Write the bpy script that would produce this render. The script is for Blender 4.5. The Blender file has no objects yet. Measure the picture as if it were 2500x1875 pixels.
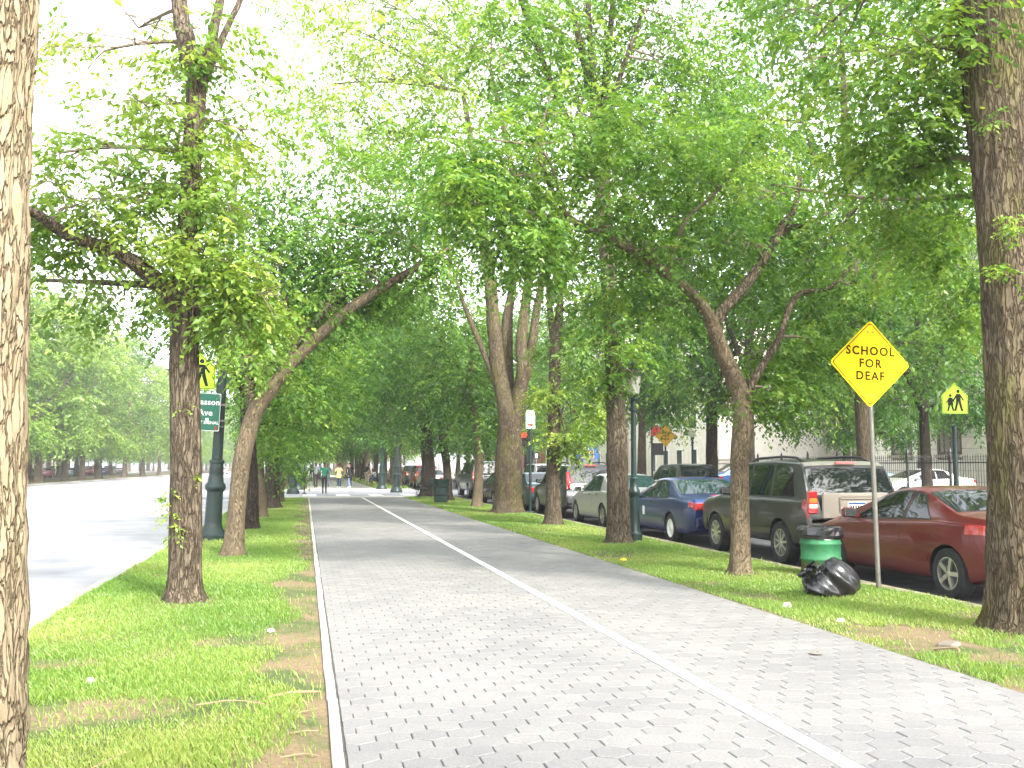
import bpy, bmesh, math, random
import numpy as np
from mathutils import Vector, Matrix
R = math.radians
scene = bpy.context.scene
# ---------------------------------------------------------------- camera, sky, sun, exposure
cam_d = bpy.data.cameras.new('camera'); cam = bpy.data.objects.new('camera', cam_d)
scene.collection.objects.link(cam); scene.camera = cam
cam.location = (0, 0, 1.5); cam.rotation_euler = (R(90 + 4.7755), 0, R(-11.8426))
cam_d.sensor_width = 36; cam_d.lens = 36 * 2400 / 2500; cam_d.clip_end = 3000; cam_d.clip_start = 0.05
SUN_EL, SUN_FROM = 37.0, 157.0       # elevation; compass angle the sun stands at, from +Y towards +X
world = bpy.data.worlds.new('World'); scene.world = world; world.use_nodes = True
wn = world.node_tree.nodes; wl = world.node_tree.links
bg = wn['Background']; sky_tex = wn.new('ShaderNodeTexSky'); sky_tex.sky_type = 'NISHITA'
sky_tex.sun_disc = False; sky_tex.sun_elevation = R(SUN_EL); sky_tex.sun_rotation = R(SUN_FROM)
sky_tex.dust_density = 2.5; sky_tex.air_density = 1.0; sky_tex.ozone_density = 1.0
hz = wn.new('ShaderNodeHueSaturation'); hz.inputs['Saturation'].default_value = 0.22; hz.inputs['Value'].default_value = 2.0   # thin bright haze over the whole sky
wl.new(sky_tex.outputs[0], hz.inputs['Color']); wl.new(hz.outputs[0], bg.inputs[0]); bg.inputs[1].default_value = 0.15
sun_d = bpy.data.lights.new('sun', 'SUN'); sun = bpy.data.objects.new('sun', sun_d); scene.collection.objects.link(sun)
sun_d.energy = 2.2; sun_d.angle = R(3.5); sun_d.color = (1.0, 0.94, 0.84)
_sd = Vector((math.sin(R(SUN_FROM)) * math.cos(R(SUN_EL)), math.cos(R(SUN_FROM)) * math.cos(R(SUN_EL)), math.sin(R(SUN_EL))))
sun.rotation_euler = _sd.to_track_quat('Z', 'Y').to_euler(); sun.location = (20, -30, 40)
vs = scene.view_settings; vs.view_transform = 'Standard'; vs.look = 'None'; vs.gamma = 1.0; vs.exposure = 1.78
try: vs.use_curve_mapping = False
except Exception: pass
scene.render.engine = 'CYCLES'
cy = scene.cycles; cy.max_bounces = 6; cy.diffuse_bounces = 3; cy.glossy_bounces = 3; cy.transmission_bounces = 4
cy.transparent_max_bounces = 6; cy.caustics_reflective = False; cy.caustics_refractive = False; cy.use_denoising = True
cy.sample_clamp_indirect = 8.0

random.seed(7); rng = np.random.default_rng(11)
COL = scene.collection
# ---------------------------------------------------------------- materials
MATS = {}
def _new(name):
    m = bpy.data.materials.new(name); m.use_nodes = True
    nt = m.node_tree; b = nt.nodes['Principled BSDF']; MATS[name] = m
    return m, nt, b
def nd(nt, t, **kw):
    n = nt.nodes.new(t)
    for k, v in kw.items(): setattr(n, k, v)
    return n
def mapping(nt, scale, coord='Object'):
    tc = nd(nt, 'ShaderNodeTexCoord'); mp = nd(nt, 'ShaderNodeMapping')
    mp.inputs['Scale'].default_value = scale; nt.links.new(tc.outputs[coord], mp.inputs[0]); return mp.outputs[0]
def ramp(nt, fac, stops):
    r = nd(nt, 'ShaderNodeValToRGB'); e = r.color_ramp.elements
    while len(e) < len(stops): e.new(0.5)
    for i, (p, c) in enumerate(stops): e[i].position = p; e[i].color = (*c, 1) if len(c) == 3 else c
    nt.links.new(fac, r.inputs[0]); return r.outputs[0]
def noise(nt, vec, scale, detail=4, rough=0.6):
    n = nd(nt, 'ShaderNodeTexNoise'); n.inputs['Scale'].default_value = scale; n.inputs['Detail'].default_value = detail
    n.inputs['Roughness'].default_value = rough
    if vec is not None: nt.links.new(vec, n.inputs['Vector'])
    return n.outputs['Fac']
def mul(nt, a, b, mode='MULTIPLY', fac=1.0):
    m = nd(nt, 'ShaderNodeMix', data_type='RGBA', blend_type=mode); m.inputs[0].default_value = fac
    for i, s in ((6, a), (7, b)):
        if hasattr(s, 'is_linked'): nt.links.new(s, m.inputs[i])
        else: m.inputs[i].default_value = (*s, 1)
    return m.outputs[2]
def bump(nt, b, h, strength=0.4, dist=0.02):
    n = nd(nt, 'ShaderNodeBump'); n.inputs['Strength'].default_value = strength; n.inputs['Distance'].default_value = dist
    nt.links.new(h, n.inputs['Height']); nt.links.new(n.outputs[0], b.inputs['Normal'])
def mat(name, col, rough=0.6, metal=0.0, var=0.25, scale=8.0, bmp=0.0, coat=0.0, spec=None, rnd=0.0):
    """plain surface: colour broken up by noise, optional relief, optional per-object variation"""
    m, nt, b = _new(name)
    b.inputs['Roughness'].default_value = rough; b.inputs['Metallic'].default_value = metal
    if coat: b.inputs['Coat Weight'].default_value = coat; b.inputs['Coat Roughness'].default_value = 0.05
    if spec is not None: b.inputs['Specular IOR Level'].default_value = spec
    vec = mapping(nt, (1, 1, 1)); f = noise(nt, vec, scale, 5)
    lo = tuple(c * (1 - var) for c in col); hi = tuple(min(1, c * (1 + var)) for c in col)
    c = ramp(nt, f, [(0.3, lo), (0.7, hi)])
    if rnd:
        oi = nd(nt, 'ShaderNodeObjectInfo')
        c = mul(nt, c, ramp(nt, oi.outputs['Random'], [(0, (1 - rnd,) * 3), (1, (1, 1, 1))]))
    nt.links.new(c, b.inputs['Base Color'])
    if bmp: bump(nt, b, noise(nt, vec, scale * 5, 3), bmp, 0.01)
    return m
def leafmat(name, dark, mid, light, trans=0.5):
    m = bpy.data.materials.new(name); m.use_nodes = True; nt = m.node_tree; nt.nodes.clear(); MATS[name] = m
    at = nd(nt, 'ShaderNodeAttribute', attribute_name='tone')
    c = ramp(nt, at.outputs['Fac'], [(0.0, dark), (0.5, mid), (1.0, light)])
    d = nd(nt, 'ShaderNodeBsdfDiffuse'); t = nd(nt, 'ShaderNodeBsdfTranslucent'); g = nd(nt, 'ShaderNodeBsdfGlossy')
    g.inputs['Roughness'].default_value = 0.42
    ct = mul(nt, c, (1.4, 1.3, 0.7))
    nt.links.new(c, d.inputs[0]); nt.links.new(ct, t.inputs[0])
    m1 = nd(nt, 'ShaderNodeMixShader'); m1.inputs[0].default_value = trans
    nt.links.new(d.outputs[0], m1.inputs[1]); nt.links.new(t.outputs[0], m1.inputs[2])
    m2 = nd(nt, 'ShaderNodeMixShader'); m2.inputs[0].default_value = 0.035
    nt.links.new(m1.outputs[0], m2.inputs[1]); nt.links.new(g.outputs[0], m2.inputs[2])
    o = nd(nt, 'ShaderNodeOutputMaterial'); nt.links.new(m2.outputs[0], o.inputs[0]); return m
def barkmat(name, dark, light, moss=None, vs=1.0, plates=17.0, fis=0.13, deep=0.36):
    """furrowed bark: long plates parted by dark fissures, over finer grain"""
    m, nt, b = _new(name); b.inputs['Roughness'].default_value = 0.92; b.inputs['Specular IOR Level'].default_value = 0.1
    base = mapping(nt, (1, 1, 0.2)); dn = nd(nt, 'ShaderNodeTexNoise'); dn.inputs['Scale'].default_value = 13 * vs; dn.inputs['Detail'].default_value = 4
    nt.links.new(base, dn.inputs['Vector']); ad = nd(nt, 'ShaderNodeMix', data_type='RGBA', blend_type='ADD'); ad.inputs[0].default_value = 0.2
    nt.links.new(base, ad.inputs[6]); nt.links.new(dn.outputs['Color'], ad.inputs[7])
    vo = nd(nt, 'ShaderNodeTexVoronoi', feature='DISTANCE_TO_EDGE'); vo.inputs['Scale'].default_value = plates * vs; nt.links.new(ad.outputs[2], vo.inputs['Vector'])
    f1 = noise(nt, mapping(nt, (1, 1, 0.3)), 34 * vs, 6, 0.7); f2 = noise(nt, mapping(nt, (1, 1, 0.6)), 1.6, 3)
    fs = ramp(nt, vo.outputs['Distance'], [(0.0, (deep * 1.05, deep, deep * 0.95)), (fis, (1, 1, 1))])
    c = ramp(nt, f1, [(0.3, dark), (0.66, light)]); c = mul(nt, c, fs)
    c = mul(nt, c, ramp(nt, f2, [(0.3, (0.75, 0.73, 0.7)), (0.7, (1.2, 1.17, 1.1))]))
    if moss:
        f3 = noise(nt, mapping(nt, (2.2, 2.2, 0.7)), 1.3, 4)
        r = ramp(nt, f3, [(0.48, (0, 0, 0)), (0.68, (0.6, 0.6, 0.6))])
        mx = nd(nt, 'ShaderNodeMix', data_type='RGBA'); nt.links.new(r, mx.inputs[0]); nt.links.new(c, mx.inputs[6])
        nt.links.new(mul(nt, fs, moss), mx.inputs[7]); c = mx.outputs[2]
    nt.links.new(c, b.inputs['Base Color'])
    h = nd(nt, 'ShaderNodeMath', operation='MULTIPLY_ADD'); nt.links.new(f1, h.inputs[0]); h.inputs[1].default_value = 0.35
    sx = nd(nt, 'ShaderNodeMapRange'); sx.inputs[2].default_value = fis * 1.5; nt.links.new(vo.outputs['Distance'], sx.inputs[0]); nt.links.new(sx.outputs[0], h.inputs[2])
    bump(nt, b, h.outputs[0], 1.0, 0.025); return m
def paint(name, col, metal=0.35, rough=0.32):
    m, nt, b = _new(name); b.inputs['Metallic'].default_value = metal; b.inputs['Roughness'].default_value = rough
    b.inputs['Coat Weight'].default_value = 0.55; b.inputs['Coat Roughness'].default_value = 0.04
    # road dust gathers low on the sills
    vec = mapping(nt, (1, 1, 1)); f = noise(nt, vec, 2.5, 5)
    sx = nd(nt, 'ShaderNodeSeparateXYZ'); nt.links.new(mapping(nt, (1, 1, 1)), sx.inputs[0])
    mr = nd(nt, 'ShaderNodeMapRange'); mr.inputs[1].default_value = 0.75; mr.inputs[2].default_value = 0.2; mr.inputs[3].default_value = 0.0; mr.inputs[4].default_value = 0.28
    nt.links.new(sx.outputs[2], mr.inputs[0])
    mm = nd(nt, 'ShaderNodeMath', operation='MULTIPLY'); nt.links.new(mr.outputs[0], mm.inputs[0]); nt.links.new(f, mm.inputs[1])
    mx = nd(nt, 'ShaderNodeMix', data_type='RGBA'); nt.links.new(mm.outputs[0], mx.inputs[0])
    mx.inputs[6].default_value = (*col, 1); mx.inputs[7].default_value = (0.16, 0.14, 0.12, 1)
    nt.links.new(mx.outputs[2], b.inputs['Base Color'])
    a = nd(nt, 'ShaderNodeMath', operation='MULTIPLY_ADD'); nt.links.new(mm.outputs[0], a.inputs[0]); a.inputs[1].default_value = 0.8; a.inputs[2].default_value = rough
    nt.links.new(a.outputs[0], b.inputs['Roughness']); return m
def emit(name, col, s):
    m, nt, b = _new(name); b.inputs['Base Color'].default_value = (*col, 1)
    b.inputs['Emission Color'].default_value = (*col, 1); b.inputs['Emission Strength'].default_value = s; return m

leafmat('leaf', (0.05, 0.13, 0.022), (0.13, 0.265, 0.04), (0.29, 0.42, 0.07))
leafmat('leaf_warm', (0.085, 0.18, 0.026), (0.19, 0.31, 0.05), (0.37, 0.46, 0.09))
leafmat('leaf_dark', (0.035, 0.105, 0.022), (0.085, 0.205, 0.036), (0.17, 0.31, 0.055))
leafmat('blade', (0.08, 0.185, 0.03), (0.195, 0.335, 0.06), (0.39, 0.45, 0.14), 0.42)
barkmat('bark', (0.068, 0.055, 0.042), (0.19, 0.157, 0.118), deep=0.46)
barkmat('bark_pale', (0.27, 0.22, 0.15), (0.43, 0.355, 0.25), plates=23, fis=0.08, deep=0.66)
barkmat('bark_smooth', (0.14, 0.112, 0.078), (0.26, 0.21, 0.145), vs=1.7, fis=0.06, deep=0.5)
barkmat('bark_moss', (0.075, 0.06, 0.042), (0.19, 0.155, 0.11), moss=(0.16, 0.16, 0.045), plates=20, deep=0.48)
barkmat('bark_dark', (0.03, 0.025, 0.021), (0.1, 0.082, 0.065))
barkmat('bark_mottled', (0.16, 0.14, 0.105), (0.4, 0.37, 0.29), vs=0.35, fis=0.03)
mat('twig_bark', (0.16, 0.125, 0.085), 0.9, var=0.3)
mat('soil', (0.2, 0.135, 0.085), 0.95, var=0.45, scale=14, bmp=0.6)
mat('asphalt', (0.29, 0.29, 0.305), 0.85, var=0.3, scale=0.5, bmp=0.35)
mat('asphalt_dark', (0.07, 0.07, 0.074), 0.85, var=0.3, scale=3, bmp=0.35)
mat('joint', (0.085, 0.08, 0.075), 0.95, var=0.4, scale=20)
mat('concrete', (0.42, 0.4, 0.36), 0.85, var=0.15, scale=6, bmp=0.25)
mat('kerb_granite', (0.4, 0.385, 0.36), 0.8, var=0.2, scale=12, bmp=0.3, rnd=0.2)
mat('kerb_mossy', (0.26, 0.23, 0.15), 0.9, var=0.4, scale=5, bmp=0.4, rnd=0.25)
mat('line_white', (0.74, 0.72, 0.67), 0.75, var=0.14, scale=9, bmp=0.2, rnd=0.12)
mat('edging', (0.5, 0.46, 0.4), 0.85, var=0.25, scale=9, bmp=0.3, rnd=0.25)
mat('limestone', (0.85, 0.79, 0.67), 0.85, var=0.1, scale=2.0, bmp=0.2, rnd=0.12)
mat('limestone_joint', (0.3, 0.27, 0.22), 0.9)
mat('brick_red', (0.3, 0.11, 0.07), 0.9, var=0.3, scale=3)
mat('brick_tan', (0.42, 0.33, 0.23), 0.9, var=0.2, scale=3)
mat('window_dark', (0.03, 0.035, 0.04), 0.08, var=0.1, spec=0.7)
mat('window_blind', (0.3, 0.27, 0.2), 0.25, var=0.1, spec=0.6)
mat('frame_brown', (0.1, 0.065, 0.045), 0.6)
mat('iron_black', (0.012, 0.013, 0.015), 0.45, var=0.3)
mat('lamp_green', (0.008, 0.024, 0.021), 0.42, var=0.3, scale=3, bmp=0.1)
mat('steel', (0.2, 0.19, 0.17), 0.5, 0.7, var=0.2)
mat('sign_yellow', (0.85, 0.64, 0.015), 0.75, var=0.1, scale=3, spec=0.12)
mat('sign_amber', (0.75, 0.42, 0.01), 0.4, var=0.08)
mat('sign_lime', (0.42, 0.72, 0.01), 0.4, var=0.05)
mat('sign_green', (0.012, 0.13, 0.08), 0.4, var=0.08)
mat('sign_blue', (0.015, 0.07, 0.25), 0.4)
mat('white_paint', (0.8, 0.8, 0.78), 0.5, var=0.06)
mat('black_paint', (0.012, 0.011, 0.01), 0.7, spec=0.15)
mat('brown_ink', (0.05, 0.02, 0.006), 0.8, spec=0.08)
mat('orange_paint', (0.8, 0.4, 0.06), 0.5)
mat('red_paint', (0.5, 0.03, 0.03), 0.4)
mat('drum_green', (0.03, 0.17, 0.07), 0.6, var=0.35, scale=4, metal=0.2, bmp=0.1)
mat('bin_dark', (0.02, 0.045, 0.04), 0.5)
mat('bag_black', (0.018, 0.018, 0.021), 0.24, var=0.3, scale=3, spec=0.7)
mat('rubber', (0.018, 0.018, 0.018), 0.8, var=0.3)
mat('plastic_dark', (0.025, 0.025, 0.027), 0.55)
mat('alloy', (0.62, 0.61, 0.58), 0.28, 0.85, var=0.12)
mat('chrome', (0.7, 0.7, 0.7), 0.15, 1.0, var=0.05)
mat('glass_car', (0.01, 0.013, 0.014), 0.03, var=0.1, spec=0.5)
mat('glass_teal', (0.016, 0.036, 0.04), 0.03, var=0.1, spec=0.8)
mat('lamp_red', (0.42, 0.012, 0.012), 0.12, var=0.15, spec=0.8, coat=0.6)
mat('lamp_amber', (0.75, 0.22, 0.02), 0.15, var=0.1, coat=0.5)
mat('lamp_clear', (0.75, 0.75, 0.72), 0.12, var=0.05, coat=0.5)
mat('lantern_glass', (0.62, 0.62, 0.56), 0.2, var=0.08)
mat('wood_dark', (0.03, 0.04, 0.035), 0.6)
mat('litter', (0.75, 0.74, 0.7), 0.7, var=0.1)
mat('litter_yellow', (0.75, 0.5, 0.03), 0.6)
mat('litter_blue', (0.3, 0.38, 0.6), 0.6)
mat('straw', (0.28, 0.2, 0.12), 0.8, var=0.2)
mat('stone_grey', (0.2, 0.17, 0.14), 0.9, var=0.3, bmp=0.3)
emit('signal_red', (1.0, 0.012, 0.008), 2.6)
mat('signal_yellow', (0.6, 0.4, 0.03), 0.45)
emit('signal_walk', (1.0, 1.0, 1.0), 1.5)
emit('brake_red', (1.0, 0.05, 0.03), 2.0)

# pavers: tone differs from block to block, tyre-worn relief on top
def pavermat(name, use_attr):
    m, nt, b = _new(name); b.inputs['Roughness'].default_value = 0.82
    geo = nd(nt, 'ShaderNodeNewGeometry'); f = noise(nt, geo.outputs['Position'], 60, 4); f2 = noise(nt, geo.outputs['Position'], 0.8, 4)
    c = ramp(nt, f, [(0.3, (0.175, 0.174, 0.176)), (0.7, (0.255, 0.252, 0.25))])
    c = mul(nt, c, ramp(nt, f2, [(0.3, (0.82, 0.82, 0.83)), (0.7, (1.08, 1.06, 1.03))]))
    if use_attr: s = nd(nt, 'ShaderNodeAttribute', attribute_name='tone').outputs['Fac']
    else: s = nd(nt, 'ShaderNodeObjectInfo').outputs['Random']
    c = mul(nt, c, ramp(nt, s, [(0, (0.9, 0.9, 0.91)), (1, (1.05, 1.04, 1.03))]))
    nt.links.new(c, b.inputs['Base Color']); bump(nt, b, f, 0.35, 0.004); return m
pavermat('paver', False); pavermat('paver_field', True)
# lawn soil: patches of earth and thatch under the blades
m, nt, b = _new('lawn_soil'); b.inputs['Roughness'].default_value = 0.95
geo = nd(nt, 'ShaderNodeNewGeometry'); f = noise(nt, geo.outputs['Position'], 1.2, 5); f2 = noise(nt, geo.outputs['Position'], 30, 4)
c = ramp(nt, f, [(0.42, (0.07, 0.1, 0.025)), (0.56, (0.2, 0.145, 0.085))])
c = mul(nt, c, ramp(nt, f2, [(0.3, (0.7, 0.7, 0.7)), (0.7, (1.25, 1.2, 1.15))]))
nt.links.new(c, b.inputs['Base Color']); bump(nt, b, f2, 0.7, 0.02)
# drum rust, moss-free: stains of their own shape low on the barrel
m = MATS['drum_green']; nt = m.node_tree; b = nt.nodes['Principled BSDF']
old = b.inputs['Base Color'].links[0].from_socket
sx = nd(nt, 'ShaderNodeSeparateXYZ'); nt.links.new(mapping(nt, (1, 1, 1)), sx.inputs[0])
fz = nd(nt, 'ShaderNodeMapRange'); fz.inputs[1].default_value = 0.26; fz.inputs[2].default_value = 0.02
nt.links.new(sx.outputs[2], fz.inputs[0]); fn = noise(nt, mapping(nt, (5, 5, 1.5)), 1.5, 5)
ad = nd(nt, 'ShaderNodeMath', operation='ADD'); nt.links.new(fz.outputs[0], ad.inputs[0]); nt.links.new(fn, ad.inputs[1])
rr = ramp(nt, ad.outputs[0], [(0.62, (0, 0, 0)), (1.0, (0.85, 0.85, 0.85))])
mx = nd(nt, 'ShaderNodeMix', data_type='RGBA'); nt.links.new(rr, mx.inputs[0]); nt.links.new(old, mx.inputs[6]); mx.inputs[7].default_value = (0.13, 0.065, 0.03, 1)
nt.links.new(mx.outputs[2], b.inputs['Base Color'])

# ---------------------------------------------------------------- mesh helpers
CHILD = {}
class MB:
    def __init__(s): s.v = []; s.f = []; s.m = []; s.cur = 0
    def add(s, v, f):
        n = len(s.v); s.v += [tuple(p) for p in v]; s.f += [tuple(i + n for i in q) for q in f]; s.m += [s.cur] * len(f)
    def box(s, c, d, rz=0.0, rx=0.0, ry=0.0):
        M = Matrix.Translation(c) @ Matrix.Rotation(rz, 4, 'Z') @ Matrix.Rotation(ry, 4, 'Y') @ Matrix.Rotation(rx, 4, 'X')
        x, y, z = (k / 2 for k in d)
        v = [M @ Vector(p) for p in ((-x, -y, -z), (x, -y, -z), (x, y, -z), (-x, y, -z), (-x, -y, z), (x, -y, z), (x, y, z), (-x, y, z))]
        s.add(v, [(3, 2, 1, 0), (4, 5, 6, 7), (0, 1, 5, 4), (1, 2, 6, 5), (2, 3, 7, 6), (3, 0, 4, 7)])
    def bbox(s, c, d, b=0.02):
        """box with chamfered long edges"""
        x, y, z = (k / 2 for k in d); v = []
        for zz, k in ((-z, b), (-z + b, 0), (z - b, 0), (z, b)):
            for px, py in ((-x + b + k, -y + k), (x - b - k, -y + k), (x - k, -y + b + k), (x - k, y - b - k), (x - b - k, y - k), (-x + b + k, y - k), (-x + k, y - b - k), (-x + k, -y + b + k)):
                v.append((c[0] + px, c[1] + py, c[2] + zz))
        f = [tuple(range(7, -1, -1)), tuple(range(24, 32))]
        for r in range(3):
            for i in range(8): j = (i + 1) % 8; f.append((r * 8 + i, r * 8 + j, r * 8 + 8 + j, r * 8 + 8 + i))
        s.add(v, f)
    def tube(s, pts, rad, n=8, cap=True):
        P = [Vector(p) for p in pts]; v = []; f = []
        if not hasattr(rad, '__len__'): rad = [rad] * len(P)
        up = None
        for i, p in enumerate(P):
            t = (P[min(i + 1, len(P) - 1)] - P[max(i - 1, 0)]).normalized()
            if up is None: up = t.orthogonal().normalized()
            up = (up - t * up.dot(t)).normalized(); sd = t.cross(up)
            for k in range(n):
                a = 2 * math.pi * k / n; v.append(p + (up * math.cos(a) + sd * math.sin(a)) * rad[i])
        for i in range(len(P) - 1):
            for k in range(n): j = (k + 1) % n; f.append((i * n + k, i * n + j, i * n + n + j, i * n + n + k))
        if cap: f.append(tuple(range(n - 1, -1, -1))); f.append(tuple(range(len(P) * n - n, len(P) * n)))
        s.add(v, f)
    def lathe(s, prof, n=24, c=(0, 0, 0), axis='z', ph=0.0, cap=True):
        v = []; f = []
        for r, z in prof:
            for k in range(n):
                a = 2 * math.pi * k / n + ph; x, y = r * math.cos(a), r * math.sin(a)
                v.append((c[0] + x, c[1] + y, c[2] + z) if axis == 'z' else (c[0] + z, c[1] + x, c[2] + y))
        for i in range(len(prof) - 1):
            for k in range(n): j = (k + 1) % n; f.append((i * n + k, i * n + j, i * n + n + j, i * n + n + k))
        if cap: f.append(tuple(range(n - 1, -1, -1))); f.append(tuple(range(len(prof) * n - n, len(prof) * n)))
        s.add(v, f)
    def prism(s, poly, y0, y1):
        """polygon in x,z extruded along y"""
        n = len(poly); v = [(x, y0, z) for x, z in poly] + [(x, y1, z) for x, z in poly]
        f = [tuple(range(n)), tuple(range(2 * n - 1, n - 1, -1))] + [(i, i + n, (i + 1) % n + n, (i + 1) % n) for i in range(n)]
        s.add(v, f)
    def mesh(s, name):
        me = bpy.data.meshes.new(name); me.from_pydata(s.v, [], s.f); me.update(); return me
    def build(s, name, material, parent=None, smooth=False, loc=(0, 0, 0), rz=0.0, ang=None):
        me = s.mesh(name); mts = material if isinstance(material, (list, tuple)) else [material]
        for q in mts: me.materials.append(MATS[q])
        if len(mts) > 1: me.polygons.foreach_set('material_index', s.m)
        if smooth: shade(me, ang)
        return obj(name, me, parent, loc, rz)
def shade(me, ang=None):
    me.polygons.foreach_set('use_smooth', [True] * len(me.polygons))
    if ang is not None: me.set_sharp_from_angle(angle=R(ang))
def obj(name, me, parent=None, loc=(0, 0, 0), rz=0.0):
    o = bpy.data.objects.new(name, me); COL.objects.link(o); o.parent = parent; o.location = loc; o.rotation_euler[2] = rz
    if parent is not None: CHILD.setdefault(parent.name, []).append(o)
    return o
def tag(o, label=None, cat=None, group=None, kind=None):
    for k, v in (('label', label), ('category', cat), ('group', group), ('kind', kind)):
        if v: o[k] = v
    return o
def thing(name, label, cat, loc=(0, 0, 0), rz=0.0, group=None):
    return tag(obj(name, None, None, loc, rz), label, cat, group)
def copy_tree(o, parent=None):
    c = o.copy(); COL.objects.link(c); c.parent = parent
    if parent is not None: CHILD.setdefault(parent.name, []).append(c)
    for ch in list(CHILD.get(o.name, [])): copy_tree(ch, c)
    return c
def quads(name, v, f, material, parent=None, tone=None, loc=(0, 0, 0), smooth=False):
    """mesh from numpy arrays: f is (n,k) of equal-sided faces; tone is per face"""
    me = bpy.data.meshes.new(name); n, k = f.shape
    me.vertices.add(len(v)); me.vertices.foreach_set('co', np.ascontiguousarray(v, np.float32).ravel())
    me.loops.add(n * k); me.loops.foreach_set('vertex_index', np.ascontiguousarray(f, np.int32).ravel())
    me.polygons.add(n); me.polygons.foreach_set('loop_start', np.arange(0, n * k, k, dtype=np.int32))
    me.polygons.foreach_set('use_smooth', np.full(n, smooth))
    me.update(calc_edges=True)
    if tone is not None:
        a = me.attributes.new('tone', 'FLOAT', 'FACE'); a.data.foreach_set('value', np.ascontiguousarray(tone, np.float32))
    me.materials.append(MATS[material]); return obj(name, me, parent, loc)
def vnoise(x, y, s, seed=0):
    """smooth value noise in 0..1 on numpy arrays"""
    x = x * s + 37.1 * seed; y = y * s + 17.7 * seed; xi = np.floor(x); yi = np.floor(y); fx = x - xi; fy = y - yi
    h = lambda a, b: np.modf(np.abs(np.sin(a * 127.1 + b * 311.7 + seed * 7.3) * 43758.5453))[0]
    u = fx * fx * (3 - 2 * fx); w = fy * fy * (3 - 2 * fy)
    return (h(xi, yi) * (1 - u) + h(xi + 1, yi) * u) * (1 - w) + (h(xi, yi + 1) * (1 - u) + h(xi + 1, yi + 1) * u) * w
# ================================================================ SETTING
def slab(name, x0, x1, y0, y1, ztop, material, thick=0.3, parent=None):
    b = MB(); b.box(((x0 + x1) / 2, (y0 + y1) / 2, ztop - thick / 2), (x1 - x0, y1 - y0, thick)); o = b.build(name, material, parent)
    if parent is None: o['kind'] = 'structure'
    return o
RZ = -0.14                                # roadway level; medians and pavements stand at 0
slab('ground', -700, 700, -120, 1600, -0.5, 'soil')
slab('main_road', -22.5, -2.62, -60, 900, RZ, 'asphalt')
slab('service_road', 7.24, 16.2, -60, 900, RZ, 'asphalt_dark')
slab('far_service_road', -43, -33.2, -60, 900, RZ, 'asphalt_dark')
slab('cross_street', -300, 300, 51.0, 64.0, -0.05, 'asphalt', 0.35)
slab('sidewalk', 16.45, 21.6, -60, 50.8, 0.0, 'concrete')
slab('far_sidewalk', 16.45, 27, 64.2, 900, 0.0, 'concrete')
slab('sidewalk_beyond', -52, -43.2, -60, 900, 0.0, 'concrete')
slab('landing', -2.4, 7.0, 48.2, 50.9, -0.006, 'concrete')
slab('landing_beyond', -2.4, 7.0, 64.1, 66.5, -0.006, 'concrete')

def lawn(name, x0, x1, y0, y1, amp=0.025, step=0.25):
    nx = max(2, int((x1 - x0) / step)); ny = max(2, int((y1 - y0) / step))
    X, Y = np.meshgrid(np.linspace(x0, x1, nx), np.linspace(y0, y1, ny)); Z = amp * (vnoise(X, Y, 0.9, 3) - 0.35)
    Z[:, 0] = Z[:, -1] = -0.012
    v = np.stack([X, Y, Z], -1).reshape(-1, 3); i = np.arange(nx * ny).reshape(ny, nx)
    f = np.stack([i[:-1, :-1], i[:-1, 1:], i[1:, 1:], i[1:, :-1]], -1).reshape(-1, 4)
    o = quads(name, v, f, 'lawn_soil', smooth=True); o['kind'] = 'structure'; return o
lawn('lawn_left', -2.45, 0.16, 0.0, 48.2); lawn('lawn_right', 4.69, 7.02, 0.0, 48.2)
lawn('lawn_left_beyond', -2.45, 0.16, 66.4, 400, step=0.8); lawn('lawn_right_beyond', 4.69, 7.02, 66.4, 400, step=0.8)
lawn('lawn_across', -33, -22.7, -20, 400, step=0.9)
lawn('school_lawn', 21.6, 36, -10, 50, step=0.9); lawn('ground_strip', 27, 36, 64, 300, step=2.0)

def kerb(name, x0, x1, y0, y1, material, z=0.0, step=1.5):
    base = slab(name, x0 + 0.012, x1 - 0.012, y0, y1, z - 0.012, 'joint', 0.3)
    b = MB(); b.bbox((0, 0, 0), (x1 - x0, step - 0.012, 0.3), 0.012); me = b.mesh('kerb_stone'); me.materials.append(MATS[material])
    y = y0
    while y < y1 - 0.1:
        o = obj('kerb_stone', me, base, ((x0 + x1) / 2, y + step / 2, z - 0.15 + random.uniform(-0.006, 0.004))); y += step
    return base
kerb('kerb_left', -2.63, -2.45, 3, 48, 'kerb_granite'); kerb('kerb_right', 7.03, 7.25, 3, 48, 'kerb_mossy')
kerb('kerb_across', -22.7, -22.48, 0, 200, 'kerb_granite', step=4)
slab('kerb_sidewalk', 16.18, 16.46, -10, 50.8, 0.004, 'kerb_granite')

# ---- the path: hexagonal blocks, an edging course and a pale dividing line
XL, XR, LN0, LN1 = 0.238, 4.69, 2.645, 2.768
path = slab('path', 0.16, 4.70, 0.5, 48.2, -0.0085, 'joint', 0.2)
HW = 0.2; PY = HW / math.sqrt(3) * 1.5; A = HW / 2; HR = HW / math.sqrt(3)
def clip(poly, x, keep_right):
    out = []
    for i in range(len(poly)):
        a, b = poly[i], poly[(i + 1) % len(poly)]; ia = (a[0] >= x) == keep_right; ib = (b[0] >= x) == keep_right
        if ia: out.append(a)
        if ia != ib: t = (x - a[0]) / (b[0] - a[0]); out.append((x, a[1] + t * (b[1] - a[1])))
    return out
def shrink(poly, d):
    cx = sum(p[0] for p in poly) / len(poly); cy_ = sum(p[1] for p in poly) / len(poly); o = []
    for x, y in poly:
        l = math.hypot(x - cx, y - cy_) or 1; o.append((x - (x - cx) / l * d, y - (y - cy_) / l * d))
    return o
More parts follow.
